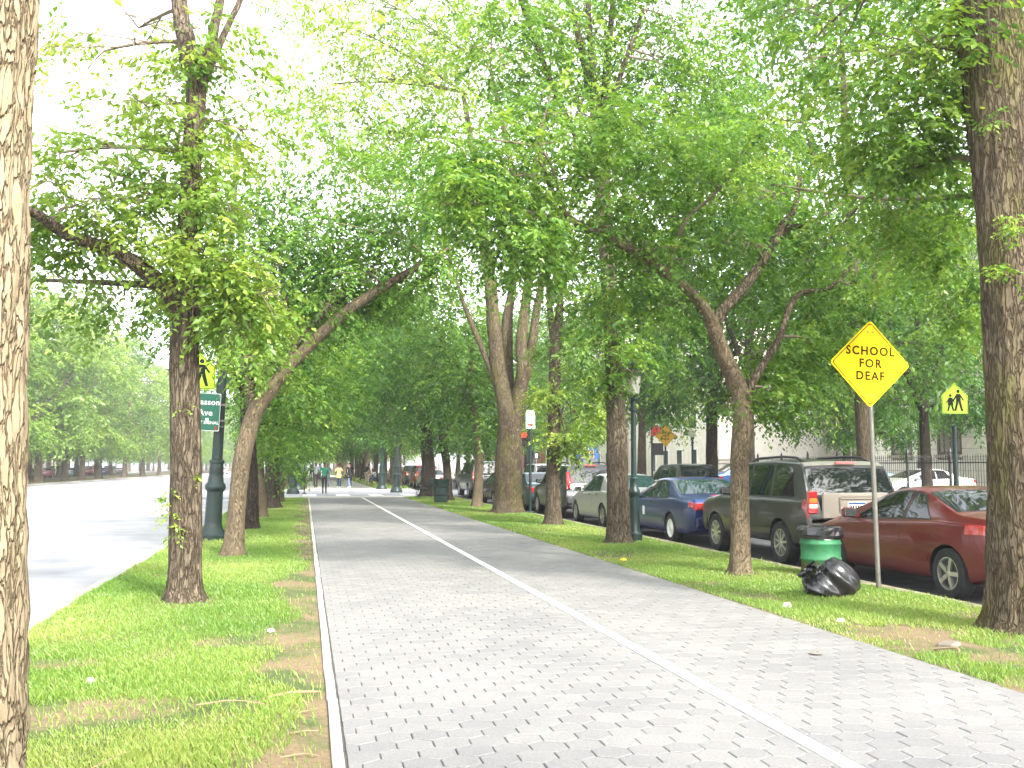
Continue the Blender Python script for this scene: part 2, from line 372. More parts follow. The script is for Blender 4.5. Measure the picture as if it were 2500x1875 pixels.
hexpoly = [(HR * math.sin(k * math.pi / 3), HR * math.cos(k * math.pi / 3)) for k in range(6)][::-1]
def block(poly, z, fine):
    n = len(poly); t = shrink(poly, 0.0075 if fine else 0.006); e = shrink(poly, 0.0036)
    v = [(x, y, z) for x, y in t] + [(x, y, z - 0.004) for x, y in e] + ([(x, y, z - 0.03) for x, y in e] if fine else [])
    f = [tuple(range(n))]
    for r in range(2 if fine else 1): f += [(r * n + n + i, r * n + n + (i + 1) % n, r * n + (i + 1) % n, r * n + i) for i in range(n)]
    return v, f
hb = MB(); hb.add(*block(hexpoly, 0.0, True)); hex_me = hb.mesh('paver'); hex_me.materials.append(MATS['paver'])
cands = []; field = MB(); ftone = []
ny = int(47.6 / PY)
for r in range(ny):
    y = 0.6 + r * PY
    for c in range(-1, 25):
        x = XL - 0.03 + c * HW + (A if r % 2 else 0); poly = [(x + a, y + b) for a, b in hexpoly]
        for x0, x1 in ((XL, LN0), (LN1, XR)):
            q = clip(clip(poly, x0, True), x1, False)
            if len(q) < 3 or max(p[0] for p in q) - min(p[0] for p in q) < 0.012: continue
            whole = len(q) == 6 and abs(max(p[0] for p in q) - min(p[0] for p in q) - HW) < 1e-4
            inview = y > 4.95 and x > 0.1 and (x - 0.97 * y * 0.78) < 0.2
            cands.append((y + (0 if whole and inview else 1000), x, y, q))
cands.sort(key=lambda a: a[0])
for i, (k, x, y, q) in enumerate(cands):
    z = random.gauss(0, 0.0011)
    if i < 300 and k < 1000:
        o = obj('paver', hex_me, path, (x, y, z)); o.rotation_euler = (random.gauss(0, .006), random.gauss(0, .006), random.gauss(0, .008))
    else:
        v, f = block(q, z, y < 16); field.add(v, f); ftone += [random.random()] * len(f)
me = field.mesh('paver_field'); a = me.attributes.new('tone', 'FLOAT', 'FACE'); a.data.foreach_set('value', ftone); me.materials.append(MATS['paver_field'])
obj('paver_field', me, path)['kind'] = 'stuff'
b = MB(); b.bbox((0, 0, 0), (0.062, 0.592, 0.08), 0.006); eme = b.mesh('edging_stone'); eme.materials.append(MATS['edging'])
b = MB(); b.bbox((0, 0, 0), (0.104, 0.893, 0.05), 0.005); lme = b.mesh('line_stone'); lme.materials.append(MATS['line_white'])
for i in range(74):
    o = obj('edging_stone', eme, path, (0.196 + random.gauss(0, .002), 3.9 + i * 0.6, -0.032 + random.gauss(0, .002))); o.rotation_euler[2] = random.gauss(0, .004)
for i in range(49): obj('line_stone', lme, path, (2.712, 4.2 + i * 0.9, -0.0225 + random.gauss(0, .0008)))
slab('path_beyond', 0.16, 4.70, 66.4, 400, 0.0, 'concrete', 0.2); 
slab('path_line_beyond', 2.65, 2.77, 66.6, 300, 0.005, 'line_white', 0.02)
# a crosswalk's bars and a kerb ramp on the cross street
for i in range(7): slab('crosswalk_bar', -3.6 + i * 1.75, -2.9 + i * 1.75, 52.4, 55.2, -0.044, 'white_paint', 0.01)

# ---- grass blades: thick near the camera, thin on worn ground
def bare(x, y):
    """worn earth: beside the path edging, round the near trunks and in scattered patches"""
    w = np.clip((x + 0.16 + 0.5 * vnoise(x, y, 1.1, 1)) / 0.3, 0, 1) * (x < 0.2)
    w = np.maximum(w, np.clip((vnoise(x, y, 1.3, 5) - 0.7) * 6, 0, 1) * 0.9)
    w = np.maximum(w, np.clip(1.3 - np.hypot((x - 5.25) / 0.75, (y - 7.6) / 1.3), 0, 1) * 1.5 * (vnoise(x, y, 2.5, 8) > 0.3))
    w = np.maximum(w, np.clip(1.2 - np.hypot((x - 5.1) / 0.4, (y - 10.6) / 0.7), 0, 1))
    w = np.maximum(w, np.clip((4.86 - x) / 0.12, 0, 1) * (x > 4) * 0.7)
    w = np.maximum(w, np.clip((x - 6.75) / 0.25, 0, 1) * 0.6)
    for tx, ty in ((-1.28, 11.6), (-1.17, 17.3), (5.97, 12.9), (6.06, 18.7), (6.41, 31.2)): w = np.maximum(w, np.clip(1.35 - np.hypot(x - tx, y - ty) / 0.42, 0, 1))
    return np.clip(w, 0, 1)
def grass(name, x0, x1, y0, y1, n, label, h0=0.022, h1=0.054, wid=0.0026):
    u = rng.random(n); y = y0 * (y1 / y0) ** u if y0 > 0 else y0 + (y1 - y0) * u
    x = rng.uniform(x0, x1, n); keep = rng.random(n) > bare(x, y) * 0.97; x, y = x[keep], y[keep]; n = len(x)
    cl = vnoise(x, y, 2.2, 4); h = (h0 + (h1 - h0) * rng.random(n)) * (0.55 + 0.8 * cl)
    tall = rng.random(n) < 0.006; h[tall] *= 1.7
    a = rng.uniform(0, 2 * np.pi, n); w = wid * (0.6 + y / 9.0); lean = rng.uniform(0.15, 0.75, n) * h; la = a + rng.normal(1.57, 0.6, n)
    z = 0.025 * (vnoise(x, y, 0.9, 3) - 0.35) - 0.004
    c, s = np.cos(a), np.sin(a); v = np.zeros((n, 4, 3))
    v[:, 0] = np.stack([x - c * w, y - s * w, z], 1); v[:, 1] = np.stack([x + c * w, y + s * w, z], 1)
    mx = x + np.cos(la) * lean * 0.35; my = y + np.sin(la) * lean * 0.35
    v[:, 2] = np.stack([mx + c * w * 0.7, my + s * w * 0.7, z + h * 0.6], 1)
    v[:, 3] = np.stack([x + np.cos(la) * lean, y + np.sin(la) * lean, z + h], 1)
    f = np.arange(n * 4).reshape(n, 4)
    tone = np.clip(0.06 + 0.5 * rng.random(n) + 0.55 * vnoise(x, y, 0.7, 6) + rng.normal(0, .06, n), 0, 1)
    o = quads(name, v.reshape(-1, 3), f, 'blade', tone=tone); return tag(o, label, 'grass', kind='stuff')
grass('grass', -2.46, 0.13, 4.3, 48, 290000, 'sunlit green grass strip between the main road kerb and the path')
grass('grass', 4.68, 7.02, 5.0, 48, 230000, 'green grass strip between the path and the parked cars')
grass('grass', -2.4, 0.1, 66.5, 200, 6000, 'grass beside the walkers beyond the cross street', 0.1, 0.2, 0.006)
grass('grass', 4.75, 7.0, 66.5, 200, 6000, 'grass under the benches beyond the cross street', 0.1, 0.2, 0.006)
# ================================================================ TREES
def spline(pts, rad, n):
    """Catmull-Rom through pts, with radii"""
    P = np.array(pts, float); r = np.array(rad, float); m = len(P)
    Q = np.vstack([2 * P[0] - P[1], P, 2 * P[-1] - P[-2]]); t = np.linspace(0, m - 1, n); i = np.minimum(t.astype(int), m - 2); u = (t - i)[:, None]
    a, b, c, d = Q[i], Q[i + 1], Q[i + 2], Q[i + 3]
    out = 0.5 * (2 * b + (c - a) * u + (2 * a - 5 * b + 4 * c - d) * u * u + (3 * b - a - 3 * c + d) * u ** 3)
    return out, np.interp(t, np.arange(m), r)
def bark_tube(pts, rad, nseg=20, step=0.12, flare=0.0, ridge=0.06, seed=0, lobes=5):
    L = sum(math.dist(a, b) for a, b in zip(pts, pts[1:])); n = max(4, int(L / step)); C, r = spline(pts, rad, n)
    T = np.gradient(C, axis=0); T /= np.linalg.norm(T, axis=1)[:, None]
    up = np.cross(T[0], [0.3, 0.9, 0.1]); up /= np.linalg.norm(up); U = []
    for t in T: up = up - t * up.dot(t); up /= np.linalg.norm(up); U.append(up)
    U = np.array(U); S = np.cross(T, U); a = np.linspace(0, 2 * np.pi, nseg, endpoint=False)
    d = np.linspace(0, L, n)[:, None]; aa = a[None, :] * np.ones_like(d)
    rr = r[:, None] * np.ones_like(aa)
    # plates and furrows run along the stem; slow swelling; buttresses at the foot
    k = np.clip(3.2 / 0.35, 3, 12)
    f = vnoise(aa * nseg / 7.0, d * 2.6 + 0 * aa, 1.0, seed + 1) * 0.6 + vnoise(aa * nseg / 3.6, d * 6.0 + 0 * aa, 1.0, seed + 2) * 0.4 - 0.5
    w = np.minimum(1, np.minimum(aa, 2 * np.pi - aa) * 4); rr = rr * (1 + ridge * 2 * f * w)
    rr = rr * (1 + 0.07 * (vnoise(d * 1.3 + 0 * aa, aa * 0 + 3, 1.0, seed + 5) - 0.5) + 0.05 * np.sin(aa * 2 + d * 1.1 + seed))
    if flare:
        rr = rr * (1 + flare * np.exp(-d / 0.16) * (0.75 + 0.5 * np.cos(lobes * aa + seed + 0.8 * np.sin(aa))))
    V = C[:, None, :] + rr[..., None] * (np.cos(aa)[..., None] * U[:, None, :] + np.sin(aa)[..., None] * S[:, None, :])
    i = np.arange(n * nseg).reshape(n, nseg); j = np.roll(i, -1, 1)
    F = np.stack([i[:-1], j[:-1], j[1:], i[1:]], -1).reshape(-1, 4)
    return V.reshape(-1, 3), F, C
def leaves(lobes, L, W, K, tw=1.0, up=0.0):
    """lobes: (centre, radii, sprays, tint). A spray is a drooping shoot with leaves set alternately along it."""
    vs, ts = [], []
    for c, rad, n, tint in lobes:
        n = int(n * tw)
        if n < 1: continue
        p = rng.normal(size=(n, 3)); p /= np.linalg.norm(p, axis=1)[:, None]; p *= (rng.random(n) ** 0.42)[:, None]
        # uneven crown: sprays gather in tufts inside the lobe
        nt_ = max(3, n // 14); tuft = rng.normal(size=(nt_, 3)); tuft /= np.linalg.norm(tuft, axis=1)[:, None]; tuft *= (rng.random(nt_) ** 0.4)[:, None]
        ti = rng.integers(0, nt_, n); p = np.where(rng.random(n)[:, None] < 0.75, tuft[ti] + rng.normal(0, 0.17, (n, 3)), p)
        R3 = np.array(rad); o = np.array(c) + p * R3
        d = p * np.array([1, 1, 0.35]) + rng.normal(0, 0.55, (n, 3)) * np.array([1, 1, 0.45]) + np.array([0, 0, -0.28 + up])
        d /= np.linalg.norm(d, axis=1)[:, None]; ln = L * K * rng.uniform(0.33, 0.55, n)
        s = np.cross(d, [0, 0, 1.0]); s /= np.linalg.norm(s, axis=1)[:, None] + 1e-6
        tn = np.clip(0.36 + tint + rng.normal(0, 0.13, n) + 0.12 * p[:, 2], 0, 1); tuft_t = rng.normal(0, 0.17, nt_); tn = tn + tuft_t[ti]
        for k in range(K):
            t = (k + 0.4 + rng.uniform(-.2, .2, n)) / K; side = 1 if k % 2 else -1
            b = o + d * (ln * t)[:, None]; b[:, 2] -= 0.35 * ln * t * t
            ld = d * 0.6 + s * side * 0.85 + rng.normal(0, 0.28, (n, 3)); ld[:, 2] -= 0.45; ld /= np.linalg.norm(ld, axis=1)[:, None]
            nn = np.array([0, 0, 1.0]) + rng.normal(0, 0.45, (n, 3)); w = np.cross(ld, nn); w /= np.linalg.norm(w, axis=1)[:, None] + 1e-6
            up_ = np.cross(w, ld); sc = rng.uniform(0.5, 1.3, n)[:, None] * (1.1 - 0.35 * t)[:, None]
            mid = b + ld * (L * 0.45) * sc + up_ * (W * 0.16) * sc
            vs.append(np.stack([b, mid + w * W * 0.5 * sc, b + ld * L * sc, mid - w * W * 0.5 * sc], 1)); ts.append(np.clip(tn + rng.normal(0, 0.07, n), 0, 1))
    return np.concatenate(vs), np.concatenate(ts)
def leaf_mesh(name, lobes, L, W, K, material, parent, base, tw=1.0):
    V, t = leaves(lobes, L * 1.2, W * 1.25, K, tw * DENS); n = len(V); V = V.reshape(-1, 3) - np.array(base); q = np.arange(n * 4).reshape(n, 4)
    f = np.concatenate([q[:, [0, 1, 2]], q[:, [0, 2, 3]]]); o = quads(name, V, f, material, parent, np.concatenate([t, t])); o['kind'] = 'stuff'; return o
def curve_to(a, b, sag, n=6):
    a, b = np.array(a), np.array(b); t = np.linspace(0, 1, n)[:, None]; m = (a + b) / 2 + np.array([rng.normal(0, .12), rng.normal(0, .12), sag]) * np.linalg.norm(b - a) * 0.35
    return (1 - t) ** 2 * a + 2 * t * (1 - t) * m + t * t * b
def branches(name, skel, srad, lobes, material, parent, base, sub=6, r0=0.035, fine=True):
    """wood that carries the lobes: one bough from the nearest limb to each lobe, then shoots through it"""
    B = MB(); S = np.array(skel)
    for c, rad, n, tint in lobes:
        c = np.array(c); dd = np.linalg.norm((S - c) * np.array([1, 1, 1.4]), axis=1) + 0.5 * np.maximum(0, S[:, 2] - c[2]); k = int(np.argmin(dd))
        ln = np.linalg.norm(S[k] - c); r = min(srad[k] * 0.6, r0 * (0.5 + 0.35 * ln))
        pts = curve_to(S[k], c, 0.25); B.tube(pts - base, np.linspace(r, r * 0.45, len(pts)), 5, False)
        for q in range(sub):
            p = rng.normal(size=3); p /= np.linalg.norm(p); p[2] = p[2] * 0.6 - 0.05; e = c + p * np.array(rad) * rng.uniform(0.7, 1.05); a = pts[rng.integers(2, len(pts))]
            pp = curve_to(a, e, 0.12, 5); B.tube(pp - base, np.linspace(r * 0.4, r * 0.1, 5), 4, False)
            if fine:
                for w in range(3):
                    a2 = pp[rng.integers(1, 4)]; e2 = a2 + (e - a) * rng.uniform(.2, .5) + rng.normal(0, .22, 3) * rad[0]; e2[2] -= 0.1
                    B.tube(curve_to(a2, e2, 0.1, 4) - base, np.linspace(r * 0.17, r * 0.06, 4), 3, False)
    o = B.build(name, material, parent); o['kind'] = 'stuff'; return o
def tree(label, trunk, limbs, lobes, bark='bark', leafm='leaf', leaf=(0.085, 0.044, 9), tw=1.0, nseg=24, step=0.1, flare=0.45, ridge=0.06, name='elm_tree', group=None, sub=6, fine=True, seed=0, wood=None, sprout=None):
    base = np.array([trunk[0][0][0], trunk[0][0][1], -0.02]); t = thing(name, label, 'tree', tuple(base), 0, group)
    pts = [tuple(base)] + [p for p, r in trunk[1:]]; rad = [r for p, r in trunk]
    V, F, C = bark_tube(pts, rad, nseg, step, flare, ridge, seed); quads('trunk', V - base, F, bark, t, smooth=True)
    skel = list(C[len(C) // 3:]); sr = list(np.interp(np.linspace(0, 1, len(C)), np.linspace(0, 1, len(rad)), rad)[len(C) // 3:])
    for i, l in enumerate(limbs):
        V, F, C = bark_tube([p for p, r in l], [r for p, r in l], max(8, nseg // 2), step * 1.3, 0, ridge, seed + 7 + i); quads('limb', V - base, F, 'twig_bark' if l[0][1] <= .036 else wood or bark, t, smooth=True)
        skel += list(C); sr += list(np.interp(np.linspace(0, 1, len(C)), np.linspace(0, 1, len(l)), [r for p, r in l]))
    if lobes:
        branches('branches', skel, sr, lobes, 'twig_bark' if fine else wood or bark, t, base, sub, fine=fine); leaf_mesh('crown', lobes, *leaf, leafm, t, base, tw)
    if sprout: leaf_mesh('sprout', sprout, leaf[0] * .6, leaf[1] * .6, 5, leafm, t, base, .8)
    return t
DENS = 2.65
def jl(px, n, tint, r, spread=0.0):
    """lobe helper: centre, radius (m), sprays, tint"""
    return (px, (r * 1.22, r * 1.22, r * 0.9), n, tint)

# ---- trees of the near row, left of the path
tree('pale sunlit trunk of deeply furrowed bark cut by the left border of the picture',
     [((-1.45, 4.35, 0), .43), ((-1.45, 4.35, .4), .385), ((-1.46, 4.35, 1.1), .34), ((-1.46, 4.36, 1.9), .308), ((-1.46, 4.36, 2.7), .296), ((-1.46, 4.35, 3.4), .32), ((-1.4, 4.36, 4.4), .27), ((-1.5, 4.3, 6.5), .2), ((-1.4, 4.5, 9), .1)],
     [[((-1.42, 4.35, 3.4), .2), ((-2.0, 4.7, 4.4), .14), ((-3.2, 5.2, 5.6), .1), ((-4.2, 5.8, 6.4), .05)], [((-1.4, 4.36, 3.7), .18), ((-.9, 3.6, 4.9), .12), ((.3, 2.6, 6.2), .06)]],
     [((-3.4, 5.2, 6.4), (1.5, 1.5, 1), 170, 0), ((-2, 4.2, 8), (1.4, 1.4, 1.1), 150, .05), ((-1, 5.6, 8.6), (1.6, 1.6, 1.2), 190, .05), ((-3, 3.2, 7.6), (1.5, 1.5, 1.2), 150, 0), ((-2.6, 5.6, 8.8), (1.4, 1.4, 1.1), 130, 0)],
     bark='bark_pale', nseg=84, step=0.03, ridge=0.075, flare=0.5, leaf=(0.1, 0.052, 9), fine=False, seed=3)
tree('brown trunk with a heavy left limb in front of the green street name sign',
     [((-1.28,11.58,-0.00), .215), ((-1.29,11.58,0.41), .175), ((-1.31,11.58,1.54), .165), ((-1.36,11.58,2.79), .155), ((-1.36,11.58,3.42), .16), ((-1.36,11.60,4.18), .115), ((-1.35,11.65,4.95), .115), ((-1.32,11.70,5.86), .12), ((-1.35,11.70,6.19), .13)],
     [[((-1.35,11.58,3.16), .12), ((-1.50,11.50,3.41), .105), ((-1.75,11.40,3.64), .09), ((-2.06,11.20,3.82), .075), ((-2.46,10.90,3.91), .065), ((-2.73,10.70,4.07), .05), ((-3.09,10.40,4.18), .03)],
      [((-1.35,11.70,6.02), .12), ((-1.45,11.70,6.46), .1), ((-1.52,11.75,6.76), .095), ((-1.59,11.80,7.34), .09), ((-1.68,11.90,8.78), .06)],
      [((-1.34,11.70,5.91), .085), ((-1.22,11.80,6.30), .07), ((-1.16,11.90,6.75), .06), ((-1.10,12.00,7.26), .055), ((-1.03,12.20,8.75), .03)],
      [((-1.25,11.80,6.01), .05), ((-1.10,12.00,6.59), .045), ((-0.98,12.10,6.97), .04), ((-0.87,12.20,7.32), .035), ((-0.63,12.40,8.36), .02)],
      [((-1.36,11.58,3.53), .05), ((-1.97,12.20,3.65), .045), ((-2.57,12.60,3.73), .035), ((-3.30,13.00,3.80), .02)]],
     [jl((-2.18,11.50,4.48), 95, .1, .85), jl((-1.79,11.80,4.75), 80, .05, .75), jl((-2.50,11.00,4.28), 60, .08, .6), jl((-2.26,11.40,3.77), 70, .0, .6), jl((-2.99,12.60,3.82), 60, -.1, .8), jl((-2.16,12.40,3.54), 55, -.12, .7), jl((-0.96,11.20,4.42), 62, .1, .6),
      jl((-0.91,11.10,3.77), 62, .12, .55), jl((-0.63,11.10,3.37), 44, .12, .45), jl((-1.07,11.30,3.49), 44, .1, .42), jl((-0.81,11.30,3.13), 60, .15, .36), jl((-1.08,11.20,3.27), 34, .1, .3), jl((-1.30,11.30,4.01), 60, .2, .36),
      jl((-1.90,12.00,5.75), 55, .2, .7), jl((-2.45,12.20,6.47), 36, .2, .8), jl((-1.01,12.00,6.28), 48, .2, .65), jl((-1.26,11.50,5.29), 40, .18, .38), jl((-1.59,11.80,5.09), 46, .12, .5), jl((-0.83,12.00,5.55), 40, .1, .55), jl((-2.10,12.40,6.88), 24, .2, .8), jl((-2.85,12.00,5.13), 26, .05, .6),
      jl((-2.89,11.50,4.18), 40, 0, .5), jl((-1.37,11.80,6.68), 26, .2, .45), jl((-1.34,11.60,6.15), 30, .22, .3)],
     bark='bark', nseg=48, step=0.04, ridge=0.075, flare=0.35, leaf=(0.085, 0.046, 9), leafm='leaf_warm', seed=5, tw=.58,
     sprout=[((-1.42,11.45,0.87), (.07, .07, .28), 12, .3), ((-1.46,11.45,1.23), (.05, .05, .1), 5, .3), ((-1.35,11.40,2.15), (.05, .05, .06), 3, .3), ((-1.16,11.40,1.38), (.03, .03, .05), 2, .3)])
tree('smooth trunk leaning right and forking over the path behind the brown trunk',
     [((-1.17,17.34,0.00), .175), ((-1.12,17.34,0.77), .15), ((-1.06,17.34,1.55), .155), ((-0.95,17.34,2.11), .15), ((-0.84,17.34,2.46), .13), ((-0.67,17.30,2.69), .11), ((-0.39,17.20,3.09), .105), ((-0.10,17.10,3.41), .1), ((0.66,16.90,4.15), .09), ((1.43,16.70,4.66), .075), ((1.91,16.60,4.96), .055), ((2.58,16.40,5.35), .03)],
     [[((-0.89,17.34,2.15), .1), ((-0.90,17.40,2.46), .1), ((-0.95,17.50,2.75), .085), ((-1.01,17.70,3.25), .075), ((-1.13,18.00,4.11), .05), ((-1.21,18.20,5.24), .03)],
      [((-0.60,17.30,2.78), .06), ((-0.49,17.40,3.03), .065), ((-0.19,17.60,3.63), .06), ((0.20,17.70,4.11), .05), ((0.65,17.80,4.56), .04), ((1.28,18.00,5.30), .02)],
      [((-0.19,17.50,3.49), .04), ((-0.37,17.80,4.35), .045), ((-0.55,18.00,5.22), .035), ((-0.89,18.30,5.61), .03)]],
     [jl((0.19,16.70,4.27), 16, .05, .5), jl((1.01,16.40,4.72), 18, .05, .5), jl((-0.22,18.00,5.07), 110, -.02, 1.1), jl((0.60,17.90,5.25), 110, .02, 1.1), jl((0.25,17.40,6.05), 110, .05, 1.1), jl((1.43,16.80,5.55), 110, .05, 1.1), jl((-0.45,18.10,4.06), 90, .05, .85), jl((-0.78,16.90,3.33), 60, .18, .55),
      jl((2.04,16.60,6.10), 110, .08, 1.1), jl((1.14,17.40,6.77), 100, .1, 1.15), jl((0.16,18.00,7.33), 70, .1, 1.1), jl((-0.92,18.40,6.51), 90, .0, 1.0), jl((2.28,16.50,5.03), 90, .05, .9), jl((-1.05,18.20,5.41), 80, -.05, .9), jl((0.46,18.40,4.48), 70, 0, .75), jl((1.55,18.10,4.81), 55, 0, .7), jl((-1.50,18.00,4.68), 50, 0, .7)],
     bark='bark_smooth', nseg=36, step=0.06, ridge=0.03, flare=0.3, seed=9, leaf=(0.095, 0.05, 9), tw=.82, wood='bark')
tree('dark trunk close behind the smooth leaning trunk', [((-1.24,24.10,0.00), .2), ((-1.27,24.10,1.14), .19), ((-1.36,24.10,2.67), .17), ((-1.47,24.30,4.91), .12), ((-1.65,24.60,7.24), .07)],
     [[((-1.34,24.10,2.67), .09), ((-1.01,24.20,3.79), .07), ((-0.27,24.30,4.95), .04)], [((-1.38,24.10,3.11), .08), ((-1.99,24.30,4.23), .06), ((-2.57,24.60,5.15), .04)]],
     [jl((-0.48,24.00,4.90), 110, -.12, 1.5), jl((-1.81,24.50,4.93), 100, -.1, 1.5), jl((-1.19,24.50,6.55), 110, -.05, 1.6), jl((-0.02,24.00,3.46), 80, .05, 1.1), jl((0.27,24.50,6.15), 110, -.05, 1.5), jl((-2.74,25.00,5.66), 70, -.1, 1.2), jl((-2.12,25.00,7.55), 70, 0, 1.4), jl((-0.45,24.40,2.47), 60, .1, .9), jl((-0.66,23.80,3.21), 60, .05, .9)],
     bark='bark_dark', nseg=24, step=0.1, leaf=(0.125, 0.066, 8), seed=12, fine=False)
tree('thin crooked trunk leaning left between two dark trunks', [((-1.20,29.90,-0.00), .15), ((-1.23,29.90,0.78), .125), ((-1.35,29.90,1.87), .12), ((-1.51,30.00,2.96), .1), ((-1.40,30.00,4.89), .06)], [[((-1.45,30.00,2.55), .06), ((-0.84,30.00,3.93), .04)]],
     [jl((-0.31,30.00,4.36), 100, 0, 1.6), jl((-1.41,30.00,5.44), 90, -.1, 1.6), jl((0.50,30.50,5.56), 100, .0, 1.7), jl((-0.80,29.80,2.14), 50, .1, .8), jl((-0.29,30.00,3.25), 70, .1, 1.2)], bark='bark_smooth', nseg=18, leaf=(0.14, 0.075, 8), seed=14, fine=False)
tree('broad dark trunk beside the grass end near the crossing', [((-1.12,36.30,0.00), .3), ((-1.14,36.30,0.95), .26), ((-1.19,36.30,2.61), .22), ((-1.19,36.50,4.62), .14), ((-1.07,36.70,6.69), .08)], [[((-1.19,36.40,2.94), .1), ((-0.20,36.50,4.47), .06)]],
     [jl((-0.03,36.00,4.10), 100, .0, 1.7), jl((-1.05,36.50,5.64), 90, -.1, 2), jl((0.95,36.50,5.35), 110, 0, 2), jl((-0.49,36.00,2.77), 60, .1, 1.1), jl((1.62,37.00,7.16), 110, 0, 2.1), jl((-1.65,36.50,3.28), 50, 0, 1.1)], bark='bark_dark', nseg=20, leaf=(0.16, 0.085, 8), seed=15, fine=False)
tree('slender reddish trunk right behind the broad dark one', [((-0.98,42.30,-0.02), .16), ((-1.04,42.30,1.25), .14), ((-1.12,42.30,3.57), .1), ((-1.01,42.40,5.53), .05)], [],
     [jl((-0.79,42.00,4.33), 70, .0, 1.7), jl((0.33,42.50,5.56), 90, .05, 2.2), jl((1.71,42.50,4.40), 70, 0, 1.5)], bark='bark', nseg=16, leaf=(0.18, 0.095, 8), seed=16, fine=False)
tree('curved slim trunk at the end of the left grass strip', [((-1.1, 48.5, 0), .14), ((-1.0, 48.5, 1), .12), ((-.7, 48.5, 2.2), .1), ((-.5, 48.5, 4), .06)], [],
     [((-.3, 48.5, 4.4), (1.8, 1.8, 1.3), 90, .05), ((.8, 48.2, 5.4), (2, 2, 1.4), 90, 0), ((-1.6, 49, 5.4), (1.8, 1.8, 1.4), 80, 0)], bark='bark_smooth', nseg=14, leaf=(0.19, 0.1, 8), seed=17, fine=False)

# ---- trees of the row between the path and the parked cars
tree('massive mossy trunk with a dark cleft at its foot, at the right border',
     [((6.42, 7.9, 0), .36), ((6.41, 7.9, .5), .315), ((6.42, 7.9, 1.2), .3), ((6.43, 7.9, 2.2), .285), ((6.42, 7.9, 3.4), .275), ((6.4, 7.92, 4.6), .28), ((6.33, 7.95, 5.6), .29), ((6.2, 8, 7), .2), ((6.2, 8.2, 9), .12)],
     [[((6.3, 8.0, 6.2), .1), ((5.6, 8.6, 7.2), .07), ((4.7, 9, 8.2), .04)], [((6.5, 8.0, 4.1), .035), ((6.9, 9.6, 4.5), .03), ((7.1, 11.4, 5), .025), ((6.6, 13, 5.6), .015)],
      [((6.45, 8.0, 4.9), .13), ((7.3, 8.9, 5.6), .1), ((8.6, 10, 6.4), .06)], [((6.4, 7.9, 4.3), .035), ((6.3, 8.6, 4.6), .028), ((6.2, 9.6, 4.6), .02), ((6.0, 10.6, 4.1), .01)]],
     [jl((5.86,8.60,5.01), 90, .3, .55), jl((5.74,9.00,4.75), 80, .28, .55), jl((5.81,8.20,5.51), 70, .3, .5), jl((5.67,9.00,5.68), 60, .25, .6), jl((6.52,8.80,4.74), 60, .15, .45), jl((7.22,9.80,4.18), 90, .2, .55), jl((7.97,11.50,4.24), 70, .16, .6), jl((8.35,11.00,3.79), 60, .16, .5),
      jl((6.28,9.80,4.24), 70, .15, .55), jl((9.08,12.40,3.60), 60, .1, .5), jl((5.55,9.60,6.34), 60, .1, .7), jl((6.35,8.40,5.21), 40, .1, .4), ((6.4, 8.2, 6.9), (1.7, 1.7, 1), 150, 0), ((4.4, 9.4, 7.6), (1.6, 1.6, 1), 110, .05), ((8.4, 9.8, 6.9), (1.6, 1.6, 1), 120, 0), ((7, 6.4, 7.4), (1.6, 1.5, 1), 90, 0)],
     bark='bark_moss', nseg=72, step=0.035, ridge=0.06, flare=0.42, leaf=(0.08, 0.044, 9), seed=21, tw=.75,
     sprout=[((6.13,7.55,3.59), (.14, .08, .2), 16, .3), ((6.09,7.55,3.25), (.14, .08, .16), 12, .25), ((6.07,7.60,4.67), (.1, .08, .1), 6, .3)])
